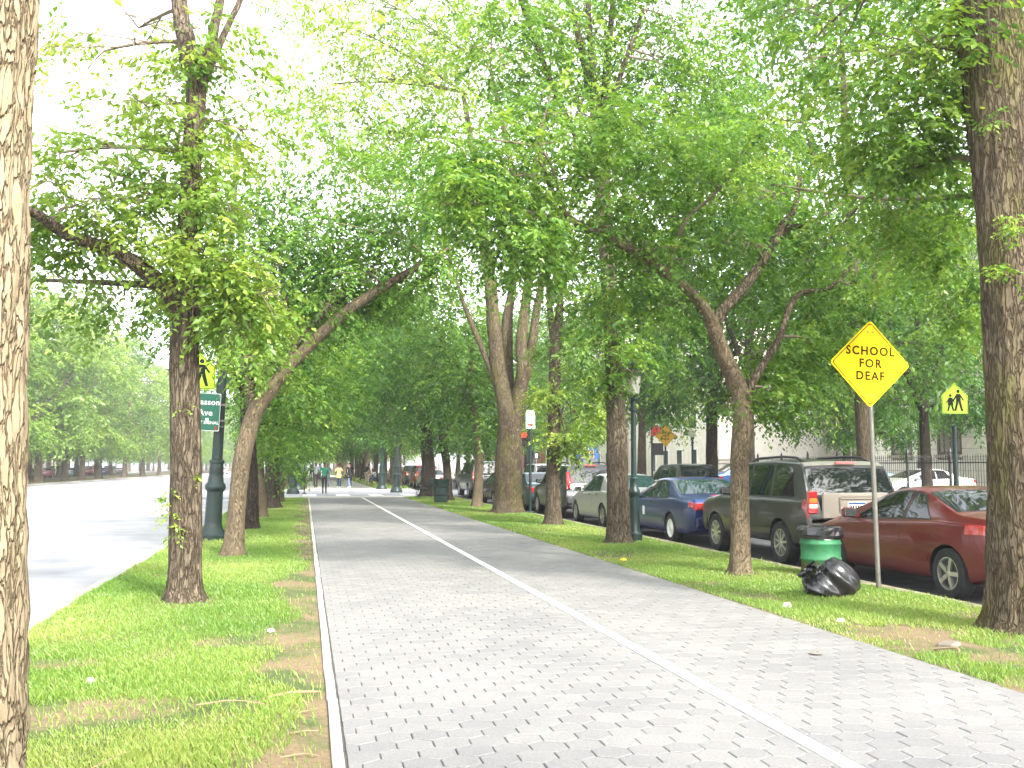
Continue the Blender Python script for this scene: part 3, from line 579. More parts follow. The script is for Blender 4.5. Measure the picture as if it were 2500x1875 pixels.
tree('light brown trunk forking in a wide Y behind the black refuse bag',
     [((5.97,12.94,-0.00), .155), ((5.98,12.94,0.45), .132), ((5.99,12.94,1.54), .122), ((6.05,12.94,2.33), .125), ((5.95,12.94,2.69), .125), ((5.76,12.94,3.11), .108), ((5.64,12.94,3.44), .1), ((5.47,12.90,3.73), .085), ((5.23,12.80,3.93), .075), ((4.85,12.70,4.16), .075), ((4.12,12.50,4.50), .068), ((3.60,12.40,4.66), .055), ((3.26,12.30,4.88), .03), ((2.92,12.20,5.58), .022), ((3.11,12.30,6.44), .01)],
     [[((5.73,12.94,3.18), .075), ((5.68,12.94,3.43), .08), ((5.74,12.94,3.67), .08), ((5.98,12.94,3.92), .075), ((6.38,13.00,4.38), .07), ((6.81,13.10,5.01), .065), ((7.00,13.10,5.26), .045), ((7.18,13.20,5.83), .03)],
      [((6.59,13.05,4.68), .045), ((6.88,13.10,4.98), .05), ((7.30,13.20,5.11), .035), ((7.91,13.30,5.47), .02)],
      [((6.02,12.94,2.39), .06), ((6.35,13.00,2.87), .055), ((6.70,13.10,3.32), .05), ((7.06,13.20,4.00), .045), ((7.65,13.30,4.17), .03), ((8.26,13.40,4.65), .015)],
      [((3.83,12.40,4.56), .03), ((3.39,12.20,4.68), .024), ((2.78,12.00,4.72), .02), ((2.28,11.90,4.78), .016), ((1.55,11.70,4.69), .008)],
      [((3.26,12.30,4.88), .022), ((2.98,12.20,5.58), .02), ((2.24,12.00,5.65), .012)], [((4.85,12.70,4.16), .03), ((5.01,12.40,4.81), .025), ((5.47,12.20,5.30), .018), ((6.00,12.00,6.23), .01)]],
     [jl((5.03,12.30,4.28), 20, .08, .4), jl((6.05,12.60,4.65), 20, .08, .4), jl((4.40,12.20,4.36), 20, .08, .45), jl((3.86,12.10,4.68), 24, .1, .45), jl((1.94,12.00,5.45), 70, .12, .6), jl((2.56,12.10,5.22), 90, .1, .7), jl((3.14,12.20,5.72), 85, .15, .65), jl((3.80,12.30,5.35), 100, .1, .75), jl((3.68,13.00,4.76), 110, .05, .7), jl((2.54,12.00,4.47), 100, .05, .65), jl((1.74,11.80,4.84), 80, .08, .6), jl((4.42,12.20,5.80), 95, .15, .75),
      jl((4.91,13.20,5.07), 110, .05, .75), jl((5.18,12.30,5.37), 100, .15, .7), jl((6.05,13.70,4.83), 100, 0, .7), jl((6.70,13.60,5.55), 100, .12, .7), jl((7.34,14.00,4.74), 100, -.02, .75), jl((7.61,13.20,5.00), 90, .05, .65), jl((7.80,14.00,4.09), 100, -.02, .7), jl((6.90,13.50,3.21), 85, .0, .5),
      jl((6.41,13.00,2.40), 36, .05, .3), jl((5.90,12.90,2.39), 8, .05, .16), jl((6.82,13.10,2.55), 60, -.02, .4), jl((8.09,13.40,4.21), 80, .05, .6), jl((5.15,13.50,3.85), 60, 0, .5), jl((4.44,13.30,4.19), 70, .05, .5), jl((2.78,12.00,4.06), 60, .05, .45), jl((6.03,12.20,5.98), 60, .2, .6), jl((3.71,12.20,6.13), 50, .2, .6), jl((7.49,13.20,3.32), 55, .05, .4), jl((2.24,12.00,4.93), 60, .1, .55)],
     bark='bark_smooth', wood='bark', nseg=36, step=0.05, ridge=0.04, flare=0.35, leaf=(0.085, 0.045, 9), seed=25, tw=.68)
tree('tall straight dark trunk in front of the lantern lamp post',
     [((6.07,18.70,0.00), .27), ((6.06,18.70,0.47), .215), ((6.04,18.70,2.48), .19), ((5.98,18.70,3.78), .17), ((5.88,18.70,5.65), .16), ((5.78,18.70,7.36), .15), ((5.82,18.70,8.42), .14)],
     [[((5.80,18.70,7.84), .1), ((5.58,18.80,9.12), .08), ((5.35,19.00,10.56), .065), ((5.05,19.00,11.52), .04), ((4.86,19.20,13.22), .02)], [((5.82,18.70,8.22), .09), ((5.93,18.80,9.63), .08), ((6.15,19.00,11.23), .06), ((6.39,19.20,13.41), .03)],
      [((5.80,18.70,8.03), .08), ((5.54,18.50,9.48), .07), ((5.42,18.40,10.87), .055), ((5.33,18.30,12.37), .03)], [((5.83,18.70,6.98), .07), ((4.74,18.40,8.90), .06), ((3.99,18.20,10.63), .045), ((3.54,18.00,11.61), .02)], [((5.86,18.70,5.84), .05), ((6.53,18.60,6.89), .04), ((7.16,18.40,7.83), .02)], [((5.78,18.70,7.17), .06), ((5.93,18.20,8.91), .05), ((6.46,18.00,10.59), .04)]],
     [jl((4.75,18.40,10.23), 70, .22, 1.2), jl((6.13,18.80,10.34), 70, .2, 1.2), jl((6.89,18.40,9.75), 80, .12, 1.1), jl((3.85,18.20,9.59), 70, .22, 1.1), jl((5.28,18.30,8.81), 60, .15, 1.0), jl((7.06,18.40,8.12), 80, .0, 1.1), jl((6.41,18.20,8.67), 70, .1, 1.0), jl((7.58,18.60,10.59), 60, -.05, 1.2), jl((4.22,18.20,8.50), 65, .15, 1.0),
      jl((5.95,18.40,4.85), 60, .0, .8), jl((6.60,18.60,4.34), 60, -.05, .8), jl((5.39,18.60,11.55), 80, .1, 1.5), jl((6.86,18.80,11.81), 80, .1, 1.5), jl((3.99,18.40,11.01), 70, .2, 1.4), jl((5.59,18.50,3.74), 40, .05, .6), jl((6.19,18.30,3.37), 30, .1, .5), jl((8.25,18.80,8.53), 60, 0, 1.0), jl((8.25,19.00,9.61), 40, -.05, .9)],
     bark='bark', nseg=40, step=0.06, ridge=0.07, flare=0.4, leaf=(0.1, 0.054, 9), seed=31, tw=1.2)
tree('slim trunk wrapped in hanging leafy shoots beside the dark grey estate car',
     [((6.18,24.40,0.00), .22), ((6.19,24.40,0.88), .185), ((6.21,24.40,2.76), .165), ((6.26,24.40,4.43), .15), ((6.34,24.40,5.16), .11), ((6.39,24.40,5.76), .09), ((6.42,24.40,6.86), .06), ((6.81,24.50,8.88), .03)],
     [[((6.26,24.40,4.31), .1), ((6.12,24.40,5.51), .085), ((6.05,24.50,6.86), .06), ((5.85,24.70,8.88), .04)]],
     [jl((6.79,24.10,2.75), 55, .25, .75), jl((6.41,24.00,2.05), 30, .25, .4), jl((6.94,24.20,3.71), 55, .15, .75), jl((6.27,24.40,6.37), 60, .05, 1.3), jl((6.73,24.30,5.16), 60, .05, 1.0), jl((5.58,24.60,7.60), 80, .05, 1.5), jl((7.33,24.60,6.94), 80, .0, 1.5), jl((6.51,24.80,8.44), 80, .05, 1.6), jl((5.94,24.10,3.21), 25, .2, .4), jl((8.02,24.80,5.51), 60, -.05, 1.2)],
     bark='bark', nseg=28, step=0.08, leaf=(0.12, 0.065, 8), leafm='leaf_warm', seed=33, fine=False)
tree('huge old trunk with a healed scar, forking into many stems halfway along the cars',
     [((6.41,31.20,0.00), .54), ((6.41,31.20,0.56), .43), ((6.42,31.20,1.60), .415), ((6.45,31.20,2.65), .4), ((6.37,31.20,3.32), .32), ((6.24,31.20,3.85), .26), ((6.07,31.20,4.75), .235), ((5.93,31.20,6.11), .23), ((5.80,31.20,7.63), .21), ((5.64,31.20,8.55), .18), ((5.39,31.40,11.07), .12), ((4.95,31.60,13.95), .07)],
     [[((6.50,31.20,2.05), .3), ((6.60,31.20,2.95), .29), ((6.77,31.10,3.85), .25), ((6.84,31.00,4.60), .2), ((6.81,31.00,5.50), .18), ((6.98,31.00,7.03), .15), ((7.19,31.00,9.19), .1), ((7.35,31.00,12.33), .06)],
      [((6.77,31.10,3.85), .16), ((7.01,31.10,4.61), .17), ((7.20,31.10,5.53), .16), ((7.41,31.00,7.05), .12), ((7.97,31.00,9.54), .07)],
      [((6.11,31.20,3.85), .12), ((5.86,31.30,4.61), .11), ((5.57,31.40,5.37), .1), ((5.20,31.50,6.29), .085), ((4.82,31.60,7.36), .06), ((4.22,31.80,9.55), .03)],
      [((6.48,31.50,3.42), .25), ((6.49,31.70,4.96), .2), ((6.51,31.80,6.37), .17), ((6.72,31.90,7.80), .14), ((6.77,32.00,11.01), .1), ((6.02,32.30,15.12), .06)]],
     [jl((1.25,31.50,15.79), 85, .3, 2.1), jl((2.94,31.80,16.41), 80, .28, 2.1), jl((4.66,31.80,16.25), 80, .22, 2.1), jl((2.33,31.60,14.21), 90, .3, 2.0), jl((4.20,31.80,14.12), 85, .22, 2.0), jl((5.97,32.00,14.67), 75, .15, 1.9), jl((0.68,31.60,13.92), 75, .3, 1.8), jl((3.13,31.80,12.46), 90, .15, 2), jl((1.60,31.60,12.28), 75, .2, 1.7),
      jl((5.15,31.80,12.28), 75, .12, 1.9), jl((0.33,31.80,17.74), 75, .25, 2.2), jl((3.41,32.00,18.66), 75, .2, 2.3), jl((6.29,32.00,18.48), 75, .15, 2.2), jl((4.37,31.80,10.49), 80, .05, 1.9), jl((6.41,31.80,10.93), 80, .05, 1.9), jl((7.81,31.60,12.56), 70, .1, 1.8), jl((3.11,31.40,10.16), 70, .08, 1.6), jl((4.39,31.80,8.31), 45, 0, 1.4), jl((8.20,31.80,15.60), 60, .12, 2)],
     bark='bark_moss', nseg=56, step=0.07, ridge=0.05, flare=0.5, leaf=(0.15, 0.08, 8), leafm='leaf_warm', seed=37, fine=False, tw=1.0)
tree('thin bowed trunk on the grass left of the huge scarred one',
     [((6.22,36.00,0.00), .2), ((6.27,36.00,0.77), .165), ((6.29,36.00,1.96), .155), ((6.16,36.00,3.33), .14), ((5.95,36.00,4.36), .11), ((6.03,36.00,6.10), .06)], [[((6.07,36.00,3.68), .07), ((5.37,36.20,5.06), .05), ((4.86,36.40,6.29), .03)]],
     [jl((5.62,35.60,4.33), 85, -.05, 1.5), jl((6.56,36.00,5.07), 75, -.1, 1.5), jl((5.36,36.20,6.46), 100, .0, 1.9), jl((6.13,35.50,3.31), 45, .1, .9), jl((4.47,36.00,5.20), 90, 0, 1.7), jl((4.00,36.50,7.16), 100, .02, 2)], bark='bark_smooth', nseg=20, leaf=(0.165, 0.088, 8), seed=39, fine=False)
tree('dark slim trunk beside the litter bin near the bench',
     [((6.08,42.50,-0.00), .22), ((6.02,42.50,1.44), .18), ((5.81,42.50,2.84), .16), ((5.61,42.60,4.06), .12), ((5.32,42.80,5.69), .06)], [[((5.87,42.50,2.64), .09), ((6.41,42.50,3.86), .06), ((6.92,42.50,4.68), .03)]],
     [jl((5.86,42.20,4.44), 80, -.12, 1.7), jl((4.68,42.50,4.84), 80, -.05, 1.8), jl((6.88,42.20,2.84), 50, .0, 1.1), jl((4.11,43.00,6.50), 90, .0, 2.1), jl((5.54,43.00,6.95), 80, 0, 2)], bark='bark_dark', nseg=18, leaf=(0.18, 0.095, 8), leafm='leaf_dark', seed=41, fine=False)
tree('heavy black trunk forking low behind the green bench',
     [((6.06,49.20,0.00), .4), ((6.03,49.20,1.66), .32), ((5.90,49.20,2.82), .3), ((5.95,49.20,3.51), .27)], [[((5.95,49.20,3.05), .2), ((5.56,49.30,3.98), .14), ((4.75,49.40,4.91), .1), ((3.59,49.60,6.31), .05)], [((5.95,49.20,3.28), .2), ((6.01,49.20,4.45), .16), ((6.26,49.40,5.87), .12), ((5.92,49.60,7.78), .06)], [((5.95,49.20,3.40), .15), ((6.80,49.00,4.44), .1), ((7.50,49.00,5.86), .05)]],
     [jl((4.72,49.00,3.96), 70, -.1, 1.6), jl((3.81,49.40,5.83), 95, -.02, 2.2), jl((5.67,49.40,5.86), 85, -.1, 2.1), jl((7.27,49.00,5.15), 70, -.1, 1.9), jl((3.10,49.60,8.17), 100, .05, 2.4), jl((5.00,50.00,9.00), 90, .0, 2.4), jl((6.81,49.00,3.28), 40, -.1, 1.1)], bark='bark_dark', nseg=20, leaf=(0.2, 0.105, 8), leafm='leaf', seed=43, fine=False)

# ---- crowns shared between the farther trees
def proto(seed, h, cb, cr, tr, L, n, bark, leafm, far):
    """an Empty with trunk, limbs and crown, built round its own foot"""
    global rng
    keep = rng; rng = np.random.default_rng(seed); t = obj('elm_tree', None); rs = random.Random(seed)
    lean = (rs.uniform(-.4, .4), rs.uniform(-.4, .4))
    tp = [((0, 0, -.05), tr * 1.35), ((lean[0] * .1, lean[1] * .1, cb * .35), tr), ((lean[0] * .4, lean[1] * .4, cb), tr * .85), ((lean[0], lean[1], cb + (h - cb) * .4), tr * .5), ((lean[0] * 1.2, lean[1] * 1.2, h * .88), tr * .15)]
    V, F, C = bark_tube([p for p, r in tp], [r for p, r in tp], 10 if far else 16, .5 if far else .2, .4, .06, seed); quads('trunk', V, F, bark, t, smooth=True); skel = list(C[len(C) // 3:]); sr = [tr * .5] * len(skel)
    lobes = []; nl = 9 if far else 13
    for i in range(5 if not far else 3):
        a = i * 2.4 + rs.uniform(-.4, .4); z0 = cb * rs.uniform(.75, 1.05); k = rs.uniform(.55, .8) * cr
        pts = [(lean[0] * .4 * z0 / cb, lean[1] * .4 * z0 / cb, z0), (math.cos(a) * k * .45, math.sin(a) * k * .45, z0 + (h - cb) * .22), (math.cos(a) * k, math.sin(a) * k, z0 + (h - cb) * .45)]
        V, F, C = bark_tube(pts, [tr * .5, tr * .32, tr * .1], 8, .5, 0, .05, seed + i); quads('limb', V, F, bark, t, smooth=True); skel += list(C); sr += [tr * .25] * len(C)
    for i in range(nl):
        a = i * 2.399 + rs.uniform(-.3, .3); q = (i + .5) / nl; z = cb + (h - cb) * (q ** .9); rr = cr * (.78 * math.sin(math.pi * (0.22 + .72 * q)) ** .8) * rs.uniform(.65, 1.05)
        r = cr * rs.uniform(.36, .5); lobes.append(((math.cos(a) * rr, math.sin(a) * rr, z), (r, r, r * .72), n, rs.uniform(-.1, .12)))
    for i in range(3): a = i * 2.1 + rs.random(); lobes.append(((math.cos(a) * cr * .6, math.sin(a) * cr * .6, cb * .95), (cr * .32, cr * .32, cr * .2), n * .7, rs.uniform(-.1, .1)))
    branches('branches', skel, sr, lobes, bark, t, np.zeros(3), 2 if far else 4, r0=.05, fine=False); leaf_mesh('crown', lobes, L, L * .54, 8, leafm, t, np.zeros(3)); rng = keep
    return t
PM = [proto(101 + i, 13 + 1.5 * i, 4.2, 4.3, .24, .2, 62, ('bark', 'bark_dark', 'bark_moss')[i], ('leaf', 'leaf_dark', 'leaf')[i], False) for i in range(3)]
PF = [proto(201 + i, 15 + 1.5 * i, 4.6, 5.0, .28, .36, 42, ('bark', 'bark_smooth', 'bark')[i], ('leaf_warm', 'leaf_warm', 'leaf_warm')[i], True) for i in range(3)]
used = set()
def plant(pr, x, y, label, sc=1.0, rz=None, group=None, zs=1.0, z=-0.02):
    o = pr if pr.name not in used else copy_tree(pr); used.add(pr.name)
    o.location = (x, y, z); o.rotation_euler[2] = random.uniform(0, 6.28) if rz is None else rz; o.scale = (sc, sc, sc * zs)
    return tag(o, label, 'tree', group)
ORD = ['nearest', 'second', 'third', 'fourth', 'fifth', 'sixth', 'seventh', 'eighth', 'ninth', 'tenth', 'eleventh', 'twelfth', 'thirteenth', 'fourteenth', 'fifteenth', 'sixteenth']
# sidewalk trees by the school
for i, (x, y, k, s, l) in enumerate([(17.4, 40.5, 1, 1.05, 'dark straight trunk beside the far yellow diamond sign on the sidewalk'), (17.6, 50.2, 0, .95, 'mottled leaning trunk by the white parked car on the sidewalk'), (18.2, 29.6, 2, 1.1, 'broad trunk behind the big four-wheel drive, in front of the iron fence'),
        (17.3, 36.6, 0, 1.0, 'mottled pale trunk seen just left of the forked trunk, across the service road'), (23.5, 34.0, 1, .8, 'thin trunk just behind the iron fence between the two yellow signs'), (18.5, 18.5, 2, 1.0, 'sidewalk tree hidden behind the massive mossy trunk'), (25.5, 41.0, 1, .62, 'small dark layered tree on the school lawn'), (26, 44, 0, .8, 'young tree on the lawn before the school windows'), (33.5, 49, 2, .9, 'tree close to the school wall near its corner')]):
    plant(PM[k], x, y, l, s, zs=1.22)
# the rows go on behind the camera
for i, (x, y) in enumerate([(18.2, 7), (18.4, -3), (18.2, -13), (18.4, -24)]): plant(PM[i % 3], x, y, ['first', 'second', 'third', 'fourth'][i] + ' school sidewalk tree behind the viewer', 1.1, group='trees behind the viewer')
for i, (x, y) in enumerate([(-1.3, -8), (-1.3, -14), (6.3, -12), (6.3, -19), (-1.3, -18)]): plant(PM[i % 3], x, y, ['first', 'second', 'third', 'fourth', 'fifth'][i] + ' tree of the rows behind the viewer', .85, group='trees behind the viewer')
# the malls beyond the cross street
for i in range(9): plant(PM[i % 3] if i < 4 else PF[i % 3], -1.3 + random.uniform(-.15, .15), 68 + i * 8.5 + random.uniform(-1, 1), ORD[i] + ' tree of the left row beyond the cross street', random.uniform(.85, 1.05), group='left row beyond the crossing')
for i in range(9): plant(PM[(i + 1) % 3] if i < 4 else PF[i % 3], 6.2 + random.uniform(-.15, .15), 63.5 + i * 8.5 + random.uniform(-1, 1) * (i > 0) + (4 if i == 0 else 0), ORD[i] + ' tree of the right row beyond the cross street', random.uniform(.85, 1.05), group='right row beyond the crossing')
for i in range(6): plant(PM[i % 3] if i < 3 else PF[i % 3], 17.8 + random.uniform(-.4, .4), 68 + i * 10, ORD[i] + ' sidewalk tree beyond the cross street', random.uniform(.9, 1.1), group='far sidewalk trees')
# the mall across the main road
for i, (x, y) in enumerate([(-24, 92.5), (-24.3, 99), (-24, 108), (-24.2, 117), (-24, 124.5), (-24.2, 143), (-24, 157), (-24.1, 175), (-24.2, 195), (-24, 220)]):
    plant(PF[i % 3], x, y, ORD[i] + ' tree along the far kerb of the main road', random.uniform(.95, 1.15), group='row along the far kerb')
for i in range(9): plant(PF[(i + 1) % 3], -31.5 + random.uniform(-.4, .4), 88 + i * 12.5, ORD[i] + ' tree of the second row across the main road', random.uniform(.95, 1.2), group='second row across the main road')
for i in range(8): plant(PF[(i + 2) % 3], -46 + random.uniform(-.6, .6), 98 + i * 16, ORD[i] + ' tree before the buildings across the main road', random.uniform(1.0, 1.25), group='third row across the main road')
FARL = 'distant tree of the mass that closes the view down the parkway'
for i in range(46):
    y = 235 + 5.2 * i * random.uniform(.9, 1.1); x = random.choice((-46, -33, -24.5, -24, -1.3, 6.2, 18, 30)) + random.uniform(-1, 1)
    plant(PF[i % 3], x, y, FARL, random.uniform(1.0, 1.3), group='distant trees closing the view')
for i in range(24):
    plant(PF[i % 3], -95 + i * 5.2, 480 + random.uniform(-15, 15), FARL, random.uniform(1.2, 1.5), group='distant trees closing the view')
for i in range(7): plant(PF[i % 3], random.choice((-1.3, 6.2, 18)), 148 + i * 12, FARL, random.uniform(.95, 1.1), group='distant trees closing the view')
for i in range(10): plant(PF[i % 3], -75 - 5 * (i % 3), 120 + i * 14, FARL, 1.3, group='distant trees closing the view')
for i in range(7): plant(PF[i % 3], -24.1, 22 + i * 10, FARL.replace('of the mass that closes the view down the parkway', 'along the far kerb, left of the picture'), random.uniform(.95, 1.1), group='far kerb trees outside the picture')
# ================================================================ BUILDINGS, FENCE, POSTS, SIGNS
# ---- the school: coursed limestone, tall sash windows with brown frames
BX, BY0, BY1 = 36.0, 20.0, 64.0
school = thing('school_building', 'pale limestone school with tall brown sash windows behind the iron fence', 'building', (BX, BY0, 0))
b = MB(); b.box((6.05, (BY1 - BY0) / 2, 7.5), (12, BY1 - BY0, 15)); b.build('wall', 'limestone_joint', school)
CH = 0.62; bay = 4.6; nb = int((BY1 - BY0) / bay); stones = {}; upper = MB(); nst = 0
def stone_me(w):
    if w not in stones:
        q = MB(); q.bbox((0, 0, 0), (0.1, w - 0.022, CH - 0.022), 0.008); me = q.mesh('stone'); me.materials.append(MATS['limestone']); stones[w] = me
    return stones[w]
for r in range(23):
    z = r * CH + CH / 2; storey = (z - 2.1) % 4.34; inwin = z > 2.1 and storey < 2.9
    for i in range(nb):
        y = i * bay
        segs = [(0.0, 1.2), (3.4, 1.2)] if inwin else ([(0.0, 2.3), (2.3, 2.3)] if r % 2 else [(0.0, 1.2), (1.2, 2.2), (3.4, 1.2)])
        for s0, w in segs:
            if r < 9 and nst < 300 and 2 <= i: obj('stone', stone_me(w), school, (0, y + s0 + w / 2, z)); nst += 1
            else: upper.bbox((0, y + s0 + w / 2, z), (0.1, w - 0.022, CH - 0.022), 0.008)
upper.build('stonework', 'limestone', school)['kind'] = 'stuff'
b = MB(); b.box((-0.12, (BY1 - BY0) / 2, 14.6), (0.4, BY1 - BY0, 0.5)); b.box((-0.04, (BY1 - BY0) / 2, 5.55), (0.2, BY1 - BY0, 0.24)); b.build('cornice', 'limestone', school)
for fl in range(3):
    for i in range(nb):
        z0 = 2.17 + fl * 4.34; y0 = i * bay + 1.2; w, h = 2.2, 2.79
        if fl and i % 1: continue
        f = MB()
        for yy in (y0 + .07, y0 + w - .07): f.box((0.03, yy, z0 + h / 2), (0.12, .14, h))
        for zz in (z0 + .08, z0 + h - .08, z0 + h * .5): f.box((0.035, y0 + w / 2, zz), (0.1, w - .28, .14))
        for k in (1, 2, 3): f.box((0.04, y0 + w * k / 4, z0 + h / 2), (0.05, .05, h - .3))
        wo = f.build('window', 'frame_brown', school)
        for q, (za, zb) in enumerate(((z0 + .15, z0 + h * .5 - .07), (z0 + h * .5 + .07, z0 + h - .15))):
            g = MB(); g.box((0.075, y0 + w / 2, (za + zb) / 2), (0.02, w - .28, zb - za)); g.build('pane', 'window_blind' if (i + fl + q) % 3 == 0 else 'window_dark', wo)
        g = MB(); g.box((-0.1, y0 + w / 2, z0 - .1), (.22, w + .2, .17)); g.build('sill', 'brick_tan', wo)
def block_house(label, x, y, w, d, h, material, face, fh=3.4, winw=1.2, gap=3.0):
    """face: +1 front looks towards +x, -1 towards -x"""
    t = thing('apartment_building', label, 'building', (x, y, 0))
    b = MB(); b.box((0, d / 2, h / 2), (w, d, h)); b.build('wall', material, t)
    b = MB(); b.box((face * .2, d / 2, h - .3), (w + .5, d + .3, .6)); b.build('cornice', 'limestone', t)
    me = MB(); me.box((0, 0, 0), (.16, winw, 1.9)); me = me.mesh('window'); me.materials.append(MATS['white_paint']); pm = MB(); pm.box((0, 0, 0), (.18, winw - .2, 1.7)); pm = pm.mesh('pane'); pm.materials.append(MATS['window_dark'])
    for fl in range(int(h // fh)):
        for k in range(int(d // gap)):
            o = obj('window', me, t, (face * w / 2, gap * (k + .5), 1.9 + fl * fh)); obj('pane', pm, o)
    for k in range(4):
        o = obj('window', me, t, (-w / 2 + w * (k + .5) / 4, 0, 5.3), R(90)); obj('pane', pm, o)
    return t
block_house('pale limestone house just beyond the cross street', 36, 66, 14, 20, 12, 'limestone', -1)
block_house('cream apartment block beyond the limestone house', 36, 88, 14, 30, 18, 'limestone', -1)
block_house('red brick block farther down the service road', 36, 122, 14, 40, 15, 'brick_red', -1)
block_house('tan apartment block behind the trees across the main road', -60, 90, 14, 40, 17, 'brick_tan', 1)
block_house('red brick apartment block across the main road, farther off', -60, 134, 14, 46, 15, 'brick_red', 1)
block_house('last tan block across the main road', -60, 184, 14, 60, 18, 'brick_tan', 1)

# ---- spear-topped iron fence
fence = thing('iron_fence', 'black spear-topped iron fence along the school sidewalk', 'fence', (21.8, 13, 0))
FL = 37.0
for z in (0.25, 1.62):
    b = MB(); b.box((0, FL / 2, z), (.03, FL, .04)); b.build('rail', 'iron_black', fence)
b = MB(); b.lathe([(.011, .06), (.011, 1.78), (.024, 1.8), (.001, 1.93)], 5); pk = b.mesh('picket'); pk.materials.append(MATS['iron_black'])
b = MB(); b.box((0, 0, .98), (.065, .065, 1.96)); b.lathe([(.05, 1.96), (.06, 2.0), (.001, 2.16)], 6); ps = b.mesh('post'); ps.materials.append(MATS['iron_black'])
n = 285
for i in range(n): obj('picket', pk, fence, (0, (i + .5) * FL / n, 0))
for i in range(16): obj('post', ps, fence, (0.03, i * FL / 15, 0))

# ---- lettering
def text(s, size, material, parent, loc, rot, depth=0.004, name='lettering', space=1.0, xs=1.0):
    cu = bpy.data.curves.new(name, 'FONT'); cu.body = s; cu.size = size; cu.align_x = 'CENTER'; cu.align_y = 'CENTER'; cu.extrude = depth; cu.space_character = space; cu.resolution_u = 3; cu.offset = size * 0.022
    o = bpy.data.objects.new(name, cu); COL.objects.link(o); dg = bpy.context.evaluated_depsgraph_get(); me = bpy.data.meshes.new_from_object(o.evaluated_get(dg)); bpy.data.objects.remove(o)
    me.materials.clear(); me.materials.append(MATS[material]); q = obj(name, me, parent, loc); q.rotation_euler = rot; q.scale = (xs, 1, 1); return q
def roundpoly(pts, r, n=5):
    out = []; m = len(pts)
    for i in range(m):
        p = Vector(pts[i]); a = (Vector(pts[i - 1]) - p).normalized(); c = (Vector(pts[(i + 1) % m]) - p).normalized(); ang = a.angle(c); d = r / math.tan(ang / 2)
        p0 = p + a * d; p1 = p + c * d
        for k in range(n + 1):
            t = k / n; q = (1 - t) ** 2 * p0 + 2 * t * (1 - t) * p + t * t * p1; out.append((q.x, q.y))
    return out
def plate(name, poly, material, parent, y0, y1): b = MB(); b.prism(poly, y0, y1); return b.build(name, material, parent)
def ring(name, poly, d, material, parent, y0, y1):
    n = len(poly); inn = shrink(poly, d); b = MB(); v = [(x, y0, z) for x, z in poly] + [(x, y0, z) for x, z in inn] + [(x, y1, z) for x, z in poly] + [(x, y1, z) for x, z in inn]; f = []
    for i in range(n):
        j = (i + 1) % n; f += [(i, j, n + j, n + i), (i, 2 * n + i, 2 * n + j, j), (n + i, n + j, 3 * n + j, 3 * n + i)]
    b.add(v, f); return b.build(name, material, parent)
FACE = (R(90), 0, 0)
def diamond_sign(label, loc, zc, half, material, tilt=0.0, ink='brown_ink', rz=0.0, pole='steel', pr=.03, topx=0.0):
    t = thing('school_sign', label, 'sign', loc, rz)
    b = MB(); b.tube([(0, 0, 0), (topx * .5, 0, (zc + half * .6) * .5), (topx, 0, zc + half * .6)], pr, 10); b.build('pole', pole, t, True, ang=50)
    d = roundpoly([(0, -half), (half, 0), (0, half), (-half, 0)], half * .09); b = MB(); b.prism(d, -.003, .003); pan = b.build('panel', material, t, loc=(topx, -.04, zc)); pan.rotation_euler = (0, tilt, 0)
    inn = roundpoly([(0, -half * .95), (half * .95, 0), (0, half * .95), (-half * .95, 0)], half * .09); rg = ring('border', inn, half * .022, ink, pan, -.0045, -.001)
    for s, z in (('SCHOOL', .27), ('FOR', .0), ('DEAF', -.27)): text(s, half * .27, ink, pan, (0, -.005, z * half * 1.05), FACE, .0012, space=1.22, xs=.98)
    for z in (.72, -.72):
        b = MB()
        for x in (-.06, .06): b.box((x * half, -.006, z * half), (.016, .006, .016))
        b.build('bolt', 'steel', pan)
    return t
diamond_sign('large yellow diamond sign reading SCHOOL FOR DEAF on a grey pole by the maroon car', (6.91, 11.04, 0), 2.769, .55, 'sign_yellow', tilt=R(2), topx=-.05)
diamond_sign('smaller amber diamond sign reading SCHOOL FOR DEAF on the far sidewalk', (16.90,44.74,2.94)[:2] + (0,), (16.90,44.74,2.94)[2], .53, 'sign_amber', ink='black_paint', pole='lamp_green', pr=.045)
def child_figure(m, x, h, skirt):
    """walking pictogram, polygons in x,z"""
    def P2(*q): return [(x + a * h, b * h) for a, b in q]
    hd = [(x + .085 * h * math.cos(k * .524), .92 * h + .085 * h * math.sin(k * .524)) for k in range(12)]; m.prism(hd, -.0065, -.002)
    m.prism(P2((-.13, .42), (.13, .42), (.11, .8), (-.11, .8)) if not skirt else P2((-.2, .36), (.2, .36), (.09, .8), (-.09, .8)), -.0066, -.002)
    m.prism(P2((-.12, .44), (-.24, 0), (-.13, 0), (.0, .4)), -.0064, -.002); m.prism(P2((.0, .4), (.13, 0), (.24, 0), (.13, .44)), -.0064, -.002)
    m.prism(P2((-.1, .8), (-.3, .5), (-.24, .46), (-.06, .7)), -.0063, -.002); m.prism(P2((.1, .8), (.3, .52), (.25, .47), (.07, .7)), -.0063, -.002)
